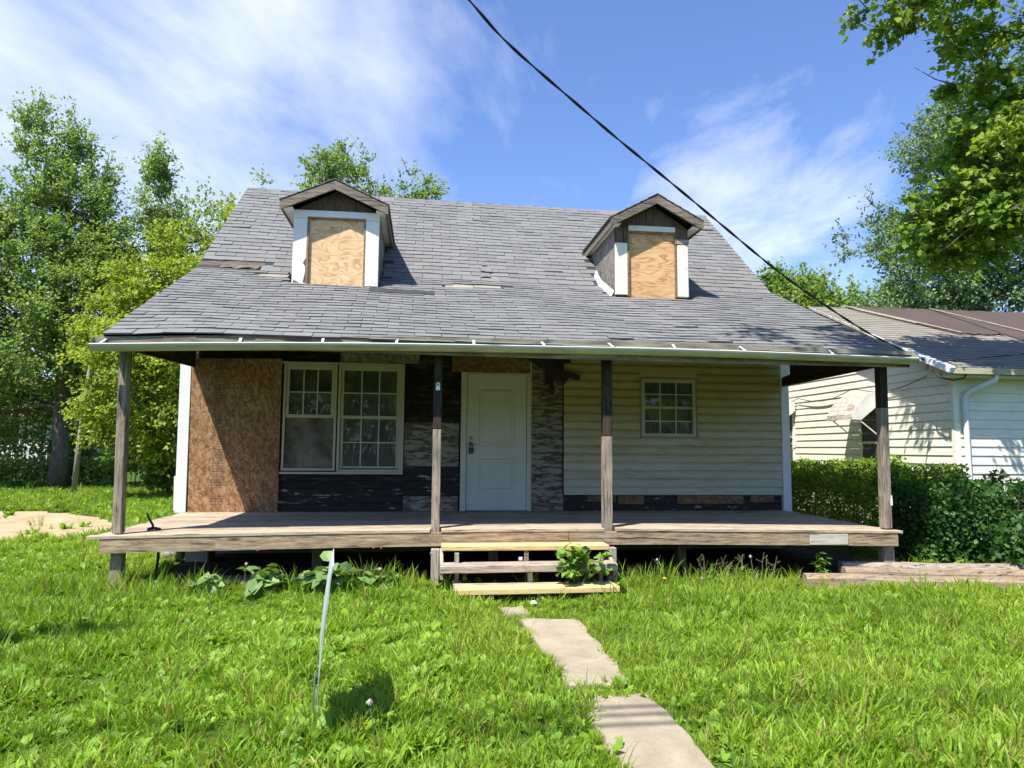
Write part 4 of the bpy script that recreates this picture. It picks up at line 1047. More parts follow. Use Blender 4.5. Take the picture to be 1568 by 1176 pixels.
def tree(name, label, base, trunk_top, trunk_r, shapes, nclump, per, csize, lsize, mat, seed, group=None, droop=.35, flatten=.55, limbs=40, bark='trunk_bark', gap=.35, shape=LEAF_RHOMB, light_top=True, cat='tree', bare=0, rise=.15, lk=.75, lr=1.0):
    r = np.random.default_rng(seed); base = np.array(base, float)
    root = thing(name, label, cat, tuple(base), group)
    cc = clump_centers(shapes, seed, nclump, gap)
    # trunk and limbs
    mb = MB(); tt = np.array(trunk_top, float); pts = []; nseg = 8
    for i in range(nseg+1):
        t = i/nseg; p = base*(1-t)+tt*t + np.array([r.normal(0, .035), r.normal(0, .035), 0])*(tt[2]-base[2])*.12*(0 if i == 0 else 1)
        pts.append(p)
    rad = [trunk_r*(1.25 if i == 0 else 1)*(1-.82*i/nseg) for i in range(nseg+1)]
    mb.tube(pts, rad, 9)
    P_ = np.array(pts)
    sel = r.choice(len(cc), min(limbs, len(cc)), replace=False)
    for j in sel:
        c = cc[j]; h = c[2]-np.linalg.norm(c[:2]-P_[:, :2].mean(0))*lk
        i = int(np.clip(np.searchsorted(P_[:, 2], h), 2, nseg-1)); s = P_[i]
        mid = s*.5+c*.5+np.array([r.normal(0, .12), r.normal(0, .12), -.08*np.linalg.norm(c-s)])
        r0 = rad[i]*r.uniform(.3, .5)*lr
        mb.tube([s, s*.6+mid*.4+np.array([0, 0, .03]), mid, mid*.45+c*.55, c], [r0, r0*.75, r0*.5, r0*.3, r0*.12], 5, cap=False)
    for j in range(bare):                       # bare twigs reaching out of the crown
        c = cc[r.integers(len(cc))]; d = unit((c-P_[nseg//2])[None])[0]; d = d+r.normal(0, .3, 3); L = r.uniform(.5, 1.2)
        mb.tube([c, c+d*L*.5, c+d*L+np.array([0, 0, .1])], [.014, .008, .003], 4, cap=False)
    mb.build('trunk', bark, root, smooth=True)
    # leaves sit along twigs fanning out of each clump
    n = nclump*per; ntw = 6
    ci = np.repeat(np.arange(nclump), per); tw = r.integers(0, ntw, n)
    cen = np.average(np.array([q['c'] for q in shapes]), axis=0)
    cout = unit(cc-cen)
    tdir = cout[:, None, :]*.55+r.normal(0, .62, (nclump, ntw, 3)); tdir[:, :, 2] = tdir[:, :, 2]*flatten+rise
    tdir = unit(tdir.reshape(-1, 3)).reshape(nclump, ntw, 3)
    tlen = csize*r.uniform(.7, 1.5, (nclump, ntw))
    tb = MB()
    for a_ in range(0, nclump, 1 if nclump < 700 else 2):
        for b_ in range(0, ntw, 2):
            p0_ = cc[a_]; p1_ = p0_+tdir[a_, b_]*tlen[a_, b_]; tb.tube([p0_, p1_-np.array([0, 0, droop*.1*csize])], [.014*csize/.5, .004], 3, cap=False)
    tb.build('twigs', bark, root)
    tt_ = r.uniform(.05, 1.0, n)
    td = tdir[ci, tw]; L_ = tlen[ci, tw]
    pos = cc[ci]+td*(L_*tt_)[:, None]+r.normal(0, .11, (n, 3))*csize
    pos[:, 2] -= droop*.28*csize*tt_**2
    axis = td*.7+r.normal(0, .6, (n, 3)); axis[:, 2] -= droop*.8
    nor = r.normal(0, .55, (n, 3))+np.array(SUN)[None]*.75; nor[:, 1] -= .1
    size = lsize*r.uniform(.55, 1.25, n)
    ct = r.uniform(.1, .85, nclump)[ci]
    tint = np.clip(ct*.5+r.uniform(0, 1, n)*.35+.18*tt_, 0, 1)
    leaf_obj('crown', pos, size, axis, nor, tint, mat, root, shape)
    return root
def E_(cx, cy_, cz, rx, ry, rz): return dict(c=(cx, cy_, cz), r=(rx, ry, rz))
def C_(cx, cy_, cz, rx, h): return dict(c=(cx, cy_, cz), r=(rx, rx, h), cone=1, w=rx*rx*h*.6)
GL = 'trees along the back of the yard'
tree('tall_tree', 'tall dark-leaved tree with spiky top at the left edge of the yard', (-9.3, 16, G), (-9.6, 16, 10.5), .30,
     [C_(-10.9, 16, 4.0, 2.4, 9.4), C_(-9.5, 16.3, 4.6, 2.1, 8.6), C_(-12.4, 15.6, 3.4, 2.2, 7.8), C_(-8.4, 16.2, 4.2, 1.9, 6.8), C_(-10.95, 15.8, 9.4, .55, 4.0), C_(-9.6, 15.8, 9.2, .5, 4.1), C_(-12.6, 15.6, 8.2, .55, 3.4), C_(-8.6, 16, 8.0, .5, 3.0), C_(-10.2, 15.8, 9.0, .5, 2.9), E_(-11.2, 15.6, 4.6, 3.4, 2.4, 2.4), E_(-12.8, 15.6, 6.6, 2.0, 1.6, 2.2), E_(-8.9, 15.9, 5.6, 2.0, 1.6, 2.2), E_(-11.6, 15.0, 2.9, 2.6, 1.2, 1.2)], 1100, 88, .62, .125, 'leaf_dark', 11, GL, .1, .9, 60, rise=.55)
tree('tall_tree', 'narrower dark tree with a pointed top just right of the tallest one', (-7.0, 18.5, G), (-7.2, 18.5, 9.8), .22,
     [C_(-7.5, 18.5, 3.0, 1.9, 10.1), C_(-6.3, 18.5, 3.2, 2.0, 7.8), C_(-8.6, 18.7, 2.6, 1.7, 7.0), E_(-6.8, 18.5, 4.6, 2.2, 1.6, 2.2)], 620, 84, .62, .125, 'leaf_dark', 12, GL, .1, .9, 40, rise=.55)
tree('maple_tree', 'bright yellow-green bushy tree beside the left end of the porch roof', (-3.4, 11.6, G), (-3.4, 11.6, 6.5), .2,
     [E_(-4.6, 11, 3.0, 2.0, 1.6, 2.2), E_(-3.9, 11.2, 5.6, 1.8, 1.6, 1.7), E_(-2.6, 11.4, 4.6, 2.3, 1.6, 2.8), E_(-2.9, 11.6, 7.2, 1.5, 1.4, 1.5), E_(-1.3, 12, 6.4, 1.7, 1.5, 2.0), E_(-5.4, 11.4, 1.9, 1.1, 1.2, 1.3), E_(-.6, 11.8, 3.4, 1.8, 1.4, 2.2), E_(-3.6, 11.0, 1.6, 2.4, 1.2, 1.3), E_(-5.6, 11.6, 4.2, 1.2, 1.2, 1.6)], 1050, 84, .52, .115, 'leaf_bright', 13, GL, .45, .5, 60, gap=.42)
tree('maple_tree', 'taller yellow-green tree rising behind the left roof edge', (-1.6, 15, G), (-1.6, 15, 7.6), .2,
     [E_(-2.6, 15, 7.6, 1.7, 1.6, 2.0), E_(-.8, 15.2, 7.9, 1.4, 1.4, 1.6), C_(-2.4, 15, 8.3, .6, 2.5), C_(-.9, 15, 8.6, .5, 2.6), C_(.0, 15, 8.3, .5, 1.9), C_(-3.6, 15, 7.0, .7, 3.0), E_(-2, 15, 4.5, 2.6, 1.6, 2.6)], 420, 76, .5, .115, 'leaf_bright', 14, GL, .2, .7, 40, rise=.4)
tree('maple_tree', 'round green treetop showing above the ridge behind the left dormer', (1.4, 13, G), (1.3, 13, 9.0), .24,
     [E_(.6, 13, 9.3, 1.5, 1.4, 1.5), E_(2.2, 13, 9.1, 1.5, 1.4, 1.25), E_(1.3, 13, 7.5, 2.4, 1.8, 1.6), E_(3.2, 13, 8.3, .9, .9, .9), C_(.5, 13, 9.6, .7, 1.7)], 330, 76, .5, .11, 'leaf_mid', 15, GL, .25, .6, 46, gap=.5, rise=.3)
tree('round_tree', 'rounded green tree behind the neighbouring roof nearest our ridge end', (22.6, 25, G), (22.6, 25, 8), .3,
     [E_(21.6, 25, 7.4, 2.6, 2, 2.5), E_(24.0, 25, 7.6, 2.2, 2, 2.6), C_(22, 25, 8.3, 1.4, 2.3), C_(23.9, 25, 8.6, 1.2, 2.2)], 260, 60, .85, .22, 'leaf_mid', 16, 'trees behind the neighbouring house', .1, .8, 30)
tree('round_tree', 'second rounded green tree behind the neighbouring roof further right', (28.0, 26, G), (28, 26, 8), .3,
     [E_(27, 26, 7.4, 2.8, 2, 2.6), E_(29.6, 26, 7.3, 2.4, 2, 2.4), C_(27.4, 26, 8.5, 1.2, 1.9), C_(29.4, 26, 8.4, 1.2, 1.8)], 250, 60, .85, .22, 'leaf_mid', 17, 'trees behind the neighbouring house', .1, .8, 30)
tree('shrub_tree', 'bright green bushy growth just above the brown metal roof', (20.9, 14, G), (20.9, 14, 4.5), .14,
     [E_(20.0, 14, 4.8, 1.5, 1, 1.25), E_(22.4, 14, 4.6, 1.5, 1, 1.1)], 120, 60, .55, .16, 'leaf_bright', 18, 'trees behind the neighbouring house', .3, .6, 16, cat='tree')
tree('cottonwood_tree', 'huge blue-green tree towering behind the neighbouring house', (23.0, 12.5, G), (22.6, 12.5, 13), .42,
     [E_(21.0, 12.5, 8.0, 2.6, 2.2, 2.4), E_(22.6, 12.5, 10.6, 2.6, 2.2, 2.8), E_(24.6, 12.5, 9.0, 2.6, 2.2, 3.0), E_(20.2, 12.3, 5.9, 2.0, 1.6, 1.5), E_(24.0, 12.5, 13.2, 2.2, 2, 2.2), E_(26.2, 12.5, 12.0, 2.4, 2, 3.0), E_(24.5, 12.4, 6.2, 3.2, 1.8, 1.6)], 900, 78, .62, .13, 'leaf_blue', 19, None, .15, .8, 90, gap=.42, bare=14)
tree('street_tree', 'slender street tree left of the lawn whose thin boughs shade the grass', (-4.4, -7.4, G), (-4.0, -7.2, 4.4), .10,
     [E_(-1.9, -6.15, 3.7, 1.9, .16, .16), E_(-2.6, -7.6, 3.7, 1.8, .22, .14), E_(-4.2, -7.2, 4.4, 1.0, 1.0, .9)], 150, 60, .24, .10, 'leaf_mid', 23, None, .2, .5, 40, gap=.6)
# the near maple whose boughs reach in from the right
tree('maple_tree', 'leafy maple boughs hanging in from the upper right corner', (13.6, -4.6, G), (13.0, -4.2, 9.4), .30,
     [dict(E_(10.7, -1.9, 7.2, 1.9, .8, .55), w=4), dict(E_(11.9, -1.9, 6.5, 1.1, .9, .6), w=3), dict(E_(11.7, -1.6, 5.2, .95, .8, .95), w=4), dict(E_(11.3, -1.3, 4.3, .95, .7, .6), w=3), dict(E_(12.2, -1.8, 4.4, 1.1, .8, 1.1), w=4), dict(E_(12.3, -2.2, 3.4, .5, .5, .35), w=.8), E_(9.2, -5.3, 8.6, 1.7, 1.2, .8), dict(E_(6.1, -4.9, 8.9, 1.2, .8, .4), w=2.2), E_(12.4, -4.2, 8.6, 2.6, 2.0, 1.6), E_(13.4, -3.2, 6.6, 1.8, 1.6, 1.6)], 640, 66, .36, .088, 'leaf_maple', 20, None, .5, .35, 70, gap=.38, shape=LEAF_MAPLE, bare=34, lk=-.12, lr=.45)

def bush(name, label, box, n, lsize, mat, seed, cat, jut=.12, shape=LEAF_RHOMB, stems=30, shell=.7, group=None, up=.6):
    """a clipped or loose mass of leaves round stems; box = x0,x1,y0,y1,z1"""
    r = np.random.default_rng(seed); x0, x1, y0, y1, z1 = box
    root = thing(name, label, cat, ((x0+x1)/2, (y0+y1)/2, G), group)
    mb = MB()
    for _ in range(stems):
        x, y_ = r.uniform(x0+.1, x1-.1), r.uniform(y0+.1, y1-.1)
        mb.tube([(x, y_, G-.02), (x+r.normal(0, .06), y_+r.normal(0, .06), lerp(G, z1, .45)), (x+r.normal(0, .14), y_+r.normal(0, .14), lerp(G, z1, .92))], [.014, .010, .004], 5, cap=False)
    mb.build('stems', 'trunk_bark', root)
    # lumps
    k = max(6, int((x1-x0)*(y1-y0)*9)); lc = np.stack([r.uniform(x0, x1, k), r.uniform(y0, y1, k)], 1); lh = r.uniform(-jut, jut*.6, k)
    p = np.stack([r.uniform(x0-.05, x1+.05, n), r.uniform(y0-.05, y1+.05, n), np.zeros(n)], 1)
    d = ((p[:, None, :2]-lc[None])**2).sum(2); ix = d.argmin(1); top = z1+lh[ix]-.5*np.minimum(np.sqrt(d.min(1)), .5)**2*jut*6
    edge = np.minimum.reduce([p[:, 0]-x0, x1-p[:, 0], p[:, 1]-y0, y1-p[:, 1]])
    top -= .22*np.exp(-np.maximum(edge, 0)/.12)
    u = r.uniform(0, 1, n)
    t = np.where(r.uniform(0, 1, n) < shell, 1-(1-u**.5)*.30, .12+u*.88)
    p[:, 2] = G+(top-G)*t
    # push part of the leaves to the faces
    f = r.uniform(0, 1, n) < .45; side = r.integers(0, 4, n); dep = np.abs(r.normal(0, .07, n)) - .03
    for s_i, (axi, v) in enumerate(((0, x0), (0, x1), (1, y0), (1, y1))):
        q = f & (side == s_i); lump = jut*.9*np.sin(p[q, 1-axi]*4.1+p[q, 2]*5.3+s_i)+jut*.4*np.sin(p[q, 1-axi]*9.7-p[q, 2]*7.1)
        sg = 1 if s_i % 2 == 0 else -1
        p[q, axi] = v+sg*(dep[q]+np.maximum(0, lump)+.15*np.maximum(0, .35-(p[q, 2]-G)))
        p[q, 2] = G+(z1-G)*r.uniform(.10, .98, q.sum())
    ax_ = r.normal(0, .7, (n, 3)); ax_[:, 2] += .1
    no = r.normal(0, .6, (n, 3))+np.array(SUN)[None]*up
    tint = np.clip(r.uniform(0, 1, n)*.6+.3*(t)+r.normal(0, .08, n), 0, 1)
    leaf_obj('foliage', p, lsize*r.uniform(.6, 1.3, n), ax_, no, tint, mat, root, shape)
    return root
bush('hedge', 'clipped sunlit privet hedge running between the two houses', (9.75, 11.0, -1.3, 4.6, .76), 60000, .05, 'leaf_hedge', 31, 'hedge', .2)
bush('shrub', 'dark broad-leaved shrub right of the porch behind the timbers', (9.75, 12.6, -2.25, -1.35, .52), 24000, .060, 'leaf_shrub', 32, 'shrub', .34, LEAF_OVAL, 50, .45)
bush('shrub', 'loose low leafy growth spilling over the rear timber at the right edge', (10.3, 12.4, -2.85, -2.25, .02), 3600, .085, 'leaf_shrub', 33, 'shrub', .4, LEAF_OVAL, 26, .4)
bush('undergrowth', 'low green brush in front of the tall tree trunk at the far left', (-13.5, -7.9, 16.4, 17.4, .35), 8000, .13, 'leaf_dark', 47, 'bush', .4, LEAF_RHOMB, 30, .4, 'undergrowth below the trees')
for i, (bx, lab) in enumerate((((-14.6, -9.4, 17.6, 19.4, 3.4), 'dark undergrowth below the tall tree at the far left'),
        ((-9.2, -5.2, 19.6, 21.2, 3.6), 'dark undergrowth right of the leaning pole'), ((-5.2, -2.0, 12.6, 14.0, 2.0), 'shadowy bush below the bright maple behind the porch post'), ((-2.0, 1.2, 12.6, 14.0, 1.7), 'low shadowy bush by the left house corner'))):
    bush('undergrowth', lab, bx, 11000, .17, 'leaf_dark', 40+i, 'bush', .5, LEAF_RHOMB, 40, .3, 'undergrowth below the trees')
# far woods: one mass
def far_woods():
    r = np.random.default_rng(50); n = 46000
    n = 90000
    an = r.uniform(0, 2*PI, n); rad_ = r.uniform(46, 56, n); x = 4+rad_*np.cos(an); y = 2+rad_*np.sin(an)
    top = 8.0+1.8*np.sin(an*17)+1.3*np.sin(an*43+1)+r.normal(0, .3, n)-1.0*np.abs(rad_-51)/6
    z = G+(top)*r.uniform(0, 1, n)**.6
    p = np.stack([x, y, z], 1); ax_ = r.normal(0, 1, (n, 3)); no = r.normal(0, .6, (n, 3)); no[:, 2] += .7
    tint = np.clip(.5+.3*np.sin(an*60+z)+r.normal(0, .2, n), 0, 1)
    o = leaf_obj('distant_woods', p, r.uniform(.35, .8, n), ax_, no, tint, 'leaf_mid', None)
    tag(o, 'far belt of green woods closing the view round the yard', 'woods', kind='stuff')
far_woods()

# ================================================================== NEIGHBOURING HOUSE
NB = thing('neighbor_house', 'cream-sided house on the right with brown metal sheets on its roof', 'house', (15, 2.6, G))
NX, NY, NZ = 11.30, -.80, 2.20          # corner
RX0, RXY, RZ = 11.0, 2.59, 3.80         # rake x, ridge y, ridge z
EY = -1.08; EZ = 2.16
nslope = (RZ-EZ)/(RXY-EY)
m = MB()
m.prism([(NX+.02, NY+.02, G), (NX+.02, 2*RXY-NY, G), (NX+.02, 2*RXY-NY, NZ), (NX+.02, RXY, RZ-.12), (NX+.02, NY+.02, NZ-.02)], (.1, 0, 0))
m.box(NX+.12, 20, NY+.02, NY+.12, G, NZ)
m.box(NX+.12, 20, 2*RXY-NY-.1, 2*RXY-NY, G, NZ)
nwall = m.build('wall', 'neighbor_siding', NB)
AW = [dict(y0=1.02, y1=1.50), dict(y0=3.92, y1=4.7)]
def ncourse(y0, y1, z0, z1):
    m = MB(); x = NX+.018
    m.hexa([(x-.022, y0, z0), (x, y0, z0), (x, y1, z0), (x-.022, y1, z0), (x-.006, y0, z1), (x, y0, z1), (x, y1, z1), (x-.006, y1, z1)]); m.build('siding_course', 'neighbor_siding', nwall)
z = .2
while z < 3.6:
    zt = z+.135; far = 2*RXY-NY if zt < NZ-.05 else None
    ys = NY+.05
    if zt > NZ-.08:
        ys = NY+(zt-(NZ-.10))/nslope; far = 2*RXY-ys
    segs = [(ys, far)]
    if z < 1.85: segs = [(ys, .98), (1.56, 3.86), (4.76, far)]
    for a, b in segs:
        if b-a > .05: ncourse(a, b, z+.001, zt)
    z = zt
z = .2
while z < NZ-.02:
    zt = min(z+.135, NZ); m = MB(); y = NY+.018
    m.hexa([(NX+.06, y-.022, z), (17, y-.022, z), (17, y, z), (NX+.06, y, z), (NX+.06, y-.006, zt), (17, y-.006, zt), (17, y, zt), (NX+.06, y, zt)]); m.build('siding_course', 'neighbor_siding', nwall); z = zt
m = MB(); m.box(NX-.035, NX+.055, NY-.02, NY+.06, G, NZ-.04, ch=.006); m.build('corner_post', 'neighbor_siding', nwall)
# roof
nr = MB(); t = Vector((0, 0, -.06))
a, b, c_, d_ = Vector((RX0, EY, EZ)), Vector((21, EY, EZ)), Vector((21, RXY, RZ)), Vector((RX0, RXY, RZ))
nr.add([a, b, c_, d_, a+t, b+t, c_+t, d_+t], BOXF[::1])
e_, f_ = Vector((21, 2*RXY-EY, EZ)), Vector((RX0, 2*RXY-EY, EZ))
nr.add([d_, c_, e_, f_, d_+t, c_+t, e_+t, f_+t], BOXF)
nroof = nr.build('roof', 'underlay', NB)
def nsurf(x, v): return Vector((x, lerp(EY, RXY, v), lerp(EZ, RZ, v)))
nL = math.hypot(RXY-EY, RZ-EZ); st = MB(); rows = int(nL/.15)+1; nn = Vector((0, -.41, .91)); cnt = 0
for r in range(rows):
    x = RX0-.15*(r % 2); v0 = r*.15/nL; v1 = min(1, v0+.18/nL)
    while x < 20.5:
        xa, xb = max(RX0, x)+.003, x+.30-.003; x += .30
        if xb-xa < .04: continue
        vj = v0+uni(-.003, .003)
        q = [nsurf(xa, vj), nsurf(xb, vj), nsurf(xb, v1), nsurf(xa, v1)]
        pts = [p+nn*.001 for p in q]+[q[0]+nn*.013, q[1]+nn*.013, q[2]+nn*.004, q[3]+nn*.004]
        if xa < 16.5 and r < 14 and cnt < 220:
            base = pts[0]; mm = MB(); mm.hexa([p-base for p in pts]); put('shingle', mm.mesh('shingle', 'shingle_neighbor'), nroof, loc=base); cnt += 1
        else: st.hexa(pts, 0, random.random())
o = st.build('shingle_courses', 'shingle_neighbor', nroof, tint=True); o['kind'] = 'stuff'
# brown metal sheets over the upper part with pale battens
for x0, x1, v0, v1 in ((11.75, 13.6, .50, 1.0), (13.65, 16.2, .40, 1.0), (16.25, 18.4, .36, 1.0)):
    m = MB(); n = 12
    for i in range(n):
        xa, xb = lerp(x0, x1, i/n), lerp(x0, x1, (i+1)/n); za = .028+.012*(i % 2); zb = .028+.012*((i+1) % 2)
        va = v0+uni(-.012, .012)
        def lowx(xx, v): return nsurf(xx+(1.9*(1-v)*(x1-xx)/(x1-x0) if x0 < 13 else 0), v)
        m.add([lowx(xa, va)+nn*za, lowx(xb, va)+nn*zb, nsurf(xb, v1)+nn*zb, nsurf(xa, v1)+nn*za, lowx(xa, va)+nn*(za-.008), lowx(xb, va)+nn*(zb-.008), nsurf(xb, v1)+nn*(zb-.008), nsurf(xa, v1)+nn*(za-.008)], BOXF)
    m.build('metal_sheet', 'brown_metal', nroof)
for (xa, va), (xb, vb) in (((11.72, 1.0), (12.75, .50)), ((13.6, 1.0), (14.3, .47)), ((15.9, 1.0), (16.5, .44)), ((11.78, .93), (12.35, .66))):
    m = MB(); m.bar(nsurf(xa, va)+nn*.05, nsurf(xb, vb)+nn*.05, .035, .018, tuple(nn), ch=.003); m.build('batten', 'weathered_x', nroof)
for va, vb in ((0, .5), (.5, 1)):
    m = MB(); m.bar(nsurf(RX0-.012, va)+Vector((0, 0, -.02)), nsurf(RX0-.012, vb)+Vector((0, 0, -.02)), .018, .05, tuple(nn), ch=.004); m.build('rake_trim', 'white_metal' if va < .3 else 'awning_rust', nroof)
m = MB(); m.bar(nsurf(RX0-.02, .0)+Vector((0, -.1, -.05)), nsurf(RX0-.02, .22)+Vector((0, 0, -.035)), .10, .10, tuple(nn), ch=.012); m.build('rake_end_cap', 'white_metal', nroof)
m = MB()
for y0, y1, z0, z1 in ((EY-.10, EY-.09, EZ-.10, EZ-.012), (EY-.09, EY, EZ-.10, EZ-.092), (EY-.006, EY, EZ-.092, EZ-.02)): m.box(RX0+.05, 20, y0, y1, z0, z1)
m.build('gutter', 'gutter_paint', NB)
m = MB(); m.box(RX0+.06, 20, EY, NY-.02, EZ-.13, EZ-.105); m.build('soffit', 'neighbor_siding', NB)
m = MB(); m.tube([(11.72, EY-.04, EZ-.10), (11.72, EY-.035, EZ-.17), (11.62, EY+.06, EZ-.24), (11.47, NY-.10, EZ-.33), (11.42, NY-.065, EZ-.42), (11.42, NY-.065, .55), (11.42, NY-.10, .40)], .042, 8); m.build('downspout', 'corner_white', NB, smooth=True)
# windows with metal awnings on the side wall
for w_ in AW:
    y0, y1 = w_['y0'], w_['y1']
    wn = MB()
    for a, b, zz0, zz1 in ((y0-.05, y0, .3, 1.84), (y1, y1+.05, .3, 1.84), (y0, y1, 1.79, 1.84), (y0, y1, .3, .35)): wn.box(NX-.03, NX+.03, a, b, zz0, zz1, ch=.004)
    wo = wn.build('window', 'neighbor_siding', NB)
    m = MB(); m.box(NX+.005, NX+.012, y0, y1, .35, 1.06); m.build('pane', 'pane_glass', wo)
    m = MB(); m.box(NX-.004, NX+.004, y0, y1, 1.10, 1.79); m.build('pane', 'pane_glass', wo)
    m = MB(); m.box(NX-.012, NX+.015, y0, y1, 1.06, 1.10); m.build('check_rail', 'neighbor_siding', wo)
    m = MB(); m.box(NX+.018, NX+.0195, y0, y1, .35, 1.79); m.build('dark_room', 'room_dark', wo)
    # awning: curved slats between two side cheeks
    aw = MB(); prof = [(0, 1.98), (-.16, 1.95), (-.32, 1.86), (-.46, 1.72), (-.55, 1.55), (-.56, 1.47)]
    ya, yb_ = y0-.16, y1+.16
    for yy in (ya, yb_-.012):
        aw.prism([(NX-.03, yy, 1.98)]+[(NX-.03+px_, yy, z_) for px_, z_ in prof[1:]]+[(NX-.42, yy, 1.47), (NX-.03, yy, 1.78)], (0, .012, 0))
    ao = aw.build('awning', 'awning_metal', NB)
    for (p0, p1) in zip(prof, prof[1:]):
        for h in (0, .5):
            A = vl((p0[0], 0, p0[1]), (p1[0], 0, p1[1]), h); B = vl((p0[0], 0, p0[1]), (p1[0], 0, p1[1]), h+.47)
            m = MB(); m.bar((NX-.03+(A.x+B.x)/2, ya+.013, (A.z+B.z)/2), (NX-.03+(A.x+B.x)/2, yb_-.013, (A.z+B.z)/2), (B-A).length, .012, tuple(Vector((-(B-A).z, 0, (B-A).x)).normalized()*(-1))); m.build('slat', 'awning_rust', ao)
    for yy in (ya+.02, yb_-.02):
        m = MB(); m.tube([(NX-.50, yy, 1.50), (NX-.005, yy, 1.12)], .011, 6); m.build('brace', 'white_metal', ao)
# drooping cable on that wall
m = MB(); q = []
for i in range(25):
    t_ = i/24; y_ = lerp(-.3, 4.6, t_); q.append((NX-.05, y_, 2.12-.14*math.sin(PI*((t_*2.5) % 1))-.10*t_))
m.tube(q, .008, 5); m.build('wall_cable', 'black_rubber', NB)

# distant house at the far left
FH = thing('far_house', 'distant house with red-brown roof half hidden behind the left trees', 'house', (-20, 30, G))
m = MB(); m.box(-26, -16.2, 29, 35, G, 2.5); m.build('wall', 'far_wall', FH)
m = MB(); m.prism([(-26.4, 28.5, 2.4), (-26.4, 35.5, 2.4), (-26.4, 32, 4.6)], (10.6, 0, 0)); rf = m.build('roof', 'far_roof', FH)
m = MB(); m.tube([(-17.6, 30.2, 3.4), (-17.6, 30.2, 3.9)], .12, 8); m.tube([(-17.6, 30.2, 3.85), (-17.6, 30.2, 4.0), (-17.6, 30.2, 4.15)], [.3, .22, .03], 8); m.build('vent', 'white_metal', rf)
for x in (-24.5, -21.5, -18.6):
    m = MB(); m.box(x, x+1.0, 28.96, 28.99, .9, 2.1); w_ = m.build('window', 'room_dark', FH)
    m = MB()
    for a, b, c2, d2 in ((x-.08, x, .82, 2.18), (x+1, x+1.08, .82, 2.18), (x, x+1, 2.1, 2.18), (x, x+1, .82, .9)): m.box(a, b, 28.93, 28.99, c2, d2)
    m.build('frame', 'white_metal', w_)

# ================================================================== LOOSE THINGS
m = MB(); m.tube([(-7.45, 13.1, G-.1), (-7.36, 13.1, 1.2), (-7.22, 13.1, 3.0), (-7.05, 13.1, 5.0)], [.085, .08, .07, .06], 9)
tag(m.build('wooden_pole', 'pole_wood', smooth=True), 'thin leaning weathered pole standing before the left trees', 'pole')
# timbers at right
def timber(p0, p1, w, h, label, mat='timber_wood'):
    m = MB(); a, b = Vector(p0), Vector(p1); n = 6; 
    d = (b-a).normalized(); s = Vector((-d.y, d.x, 0)); vs = []
    for i in range(n+1):
        p = a.lerp(b, i/n)+Vector((0, 0, .012*math.sin(i*2.1)))
        for sx, z_ in ((-1, .0), (-1, .75), (-.7, 1), (.7, 1), (1, .75), (1, 0)): vs.append(p+s*sx*w/2*uni(.97, 1.03)+Vector((0, 0, h*z_*uni(.97, 1.02))))
    fs = [(6*i+q, 6*i+(q+1) % 6, 6*i+6+(q+1) % 6, 6*i+6+q) for i in range(n) for q in range(6)]+[tuple(range(6))[::-1], tuple(range(6*n, 6*n+6))]
    m.add(vs, fs); tag(m.build('landscape_timber', mat), label, 'timber', 'old timbers lying by the shrub')
timber((7.66, -2.88, G-.01), (10.9, -3.55, G-.01), .16, .16, 'front weathered timber lying in the grass, nearest the lawn')
timber((8.25, -2.68, G+.01), (11.2, -3.24, G+.01), .15, .17, 'middle tan timber between the front and back ones', 'timber_wood')
timber((8.35, -2.46, G+.01), (11.6, -3.02, G+.01), .15, .20, 'rear grey timber lying against the shrub', 'weathered_x')
# yard sign seen edge-on
SG = thing('yard_sign', 'thin white yard sign turned edge-on with a curled top in the left lawn', 'sign', (2.86, -6.36, G))
m = MB(); dvec = Vector((-.135, .991, 0)); side = Vector((.991, .135, 0)); vs = []; nz, ny = 14, 6
def sx_(z_, t_): return -.008+.040*(z_-.2)/.73-.008*math.sin((z_-.2)/.73*PI*1.6)+.012*max(0, (z_-.80)/.13)**2+.012*t_*math.sin(z_*5.5+.6)
for k_ in range(2):
    for j in range(nz+1):
        z_ = lerp(.20, .93, j/nz)
        for i in range(ny+1):
            t_ = lerp(-.36, .30, i/ny); p0_ = Vector((2.862, -6.36, G))+side*(sx_(z_, 0)); dv = Vector((p0_.x-CAM.x, p0_.y-CAM.y, 0)).normalized()
            p = p0_+dv*t_+side*(.010*t_*math.sin(z_*5.5+.9)+(.0045 if k_ else 0))+Vector((0, 0, z_-.02*max(0, (z_-.80)/.13)**2)); vs.append(p)
w = ny+1; N_ = (nz+1)*w
fs = [(j*w+i, j*w+i+1, (j+1)*w+i+1, (j+1)*w+i) for j in range(nz) for i in range(ny)]
fs += [tuple(N_+k for k in f[::-1]) for f in fs]
for j in range(nz): fs += [(j*w, (j+1)*w, N_+(j+1)*w, N_+j*w), (j*w+ny, N_+j*w+ny, N_+(j+1)*w+ny, (j+1)*w+ny)]
for i in range(ny): fs += [(i, N_+i, N_+i+1, i+1), (nz*w+i, nz*w+i+1, N_+nz*w+i+1, N_+nz*w+i)]
m.add(vs, fs); m.build('panel', 'sign_plastic', SG)
for t_ in (-.18, .16):
    m = MB(); q0 = Vector((2.862, -6.36, G))+dvec*t_+side*(-.030); q1 = q0+side*.004+Vector((0, 0, .24)); m.tube([q0-Vector((0, 0, .08)), q0+Vector((0, 0, .1)), q1], .005, 6); m.build('stake', 'stake_metal', SG)
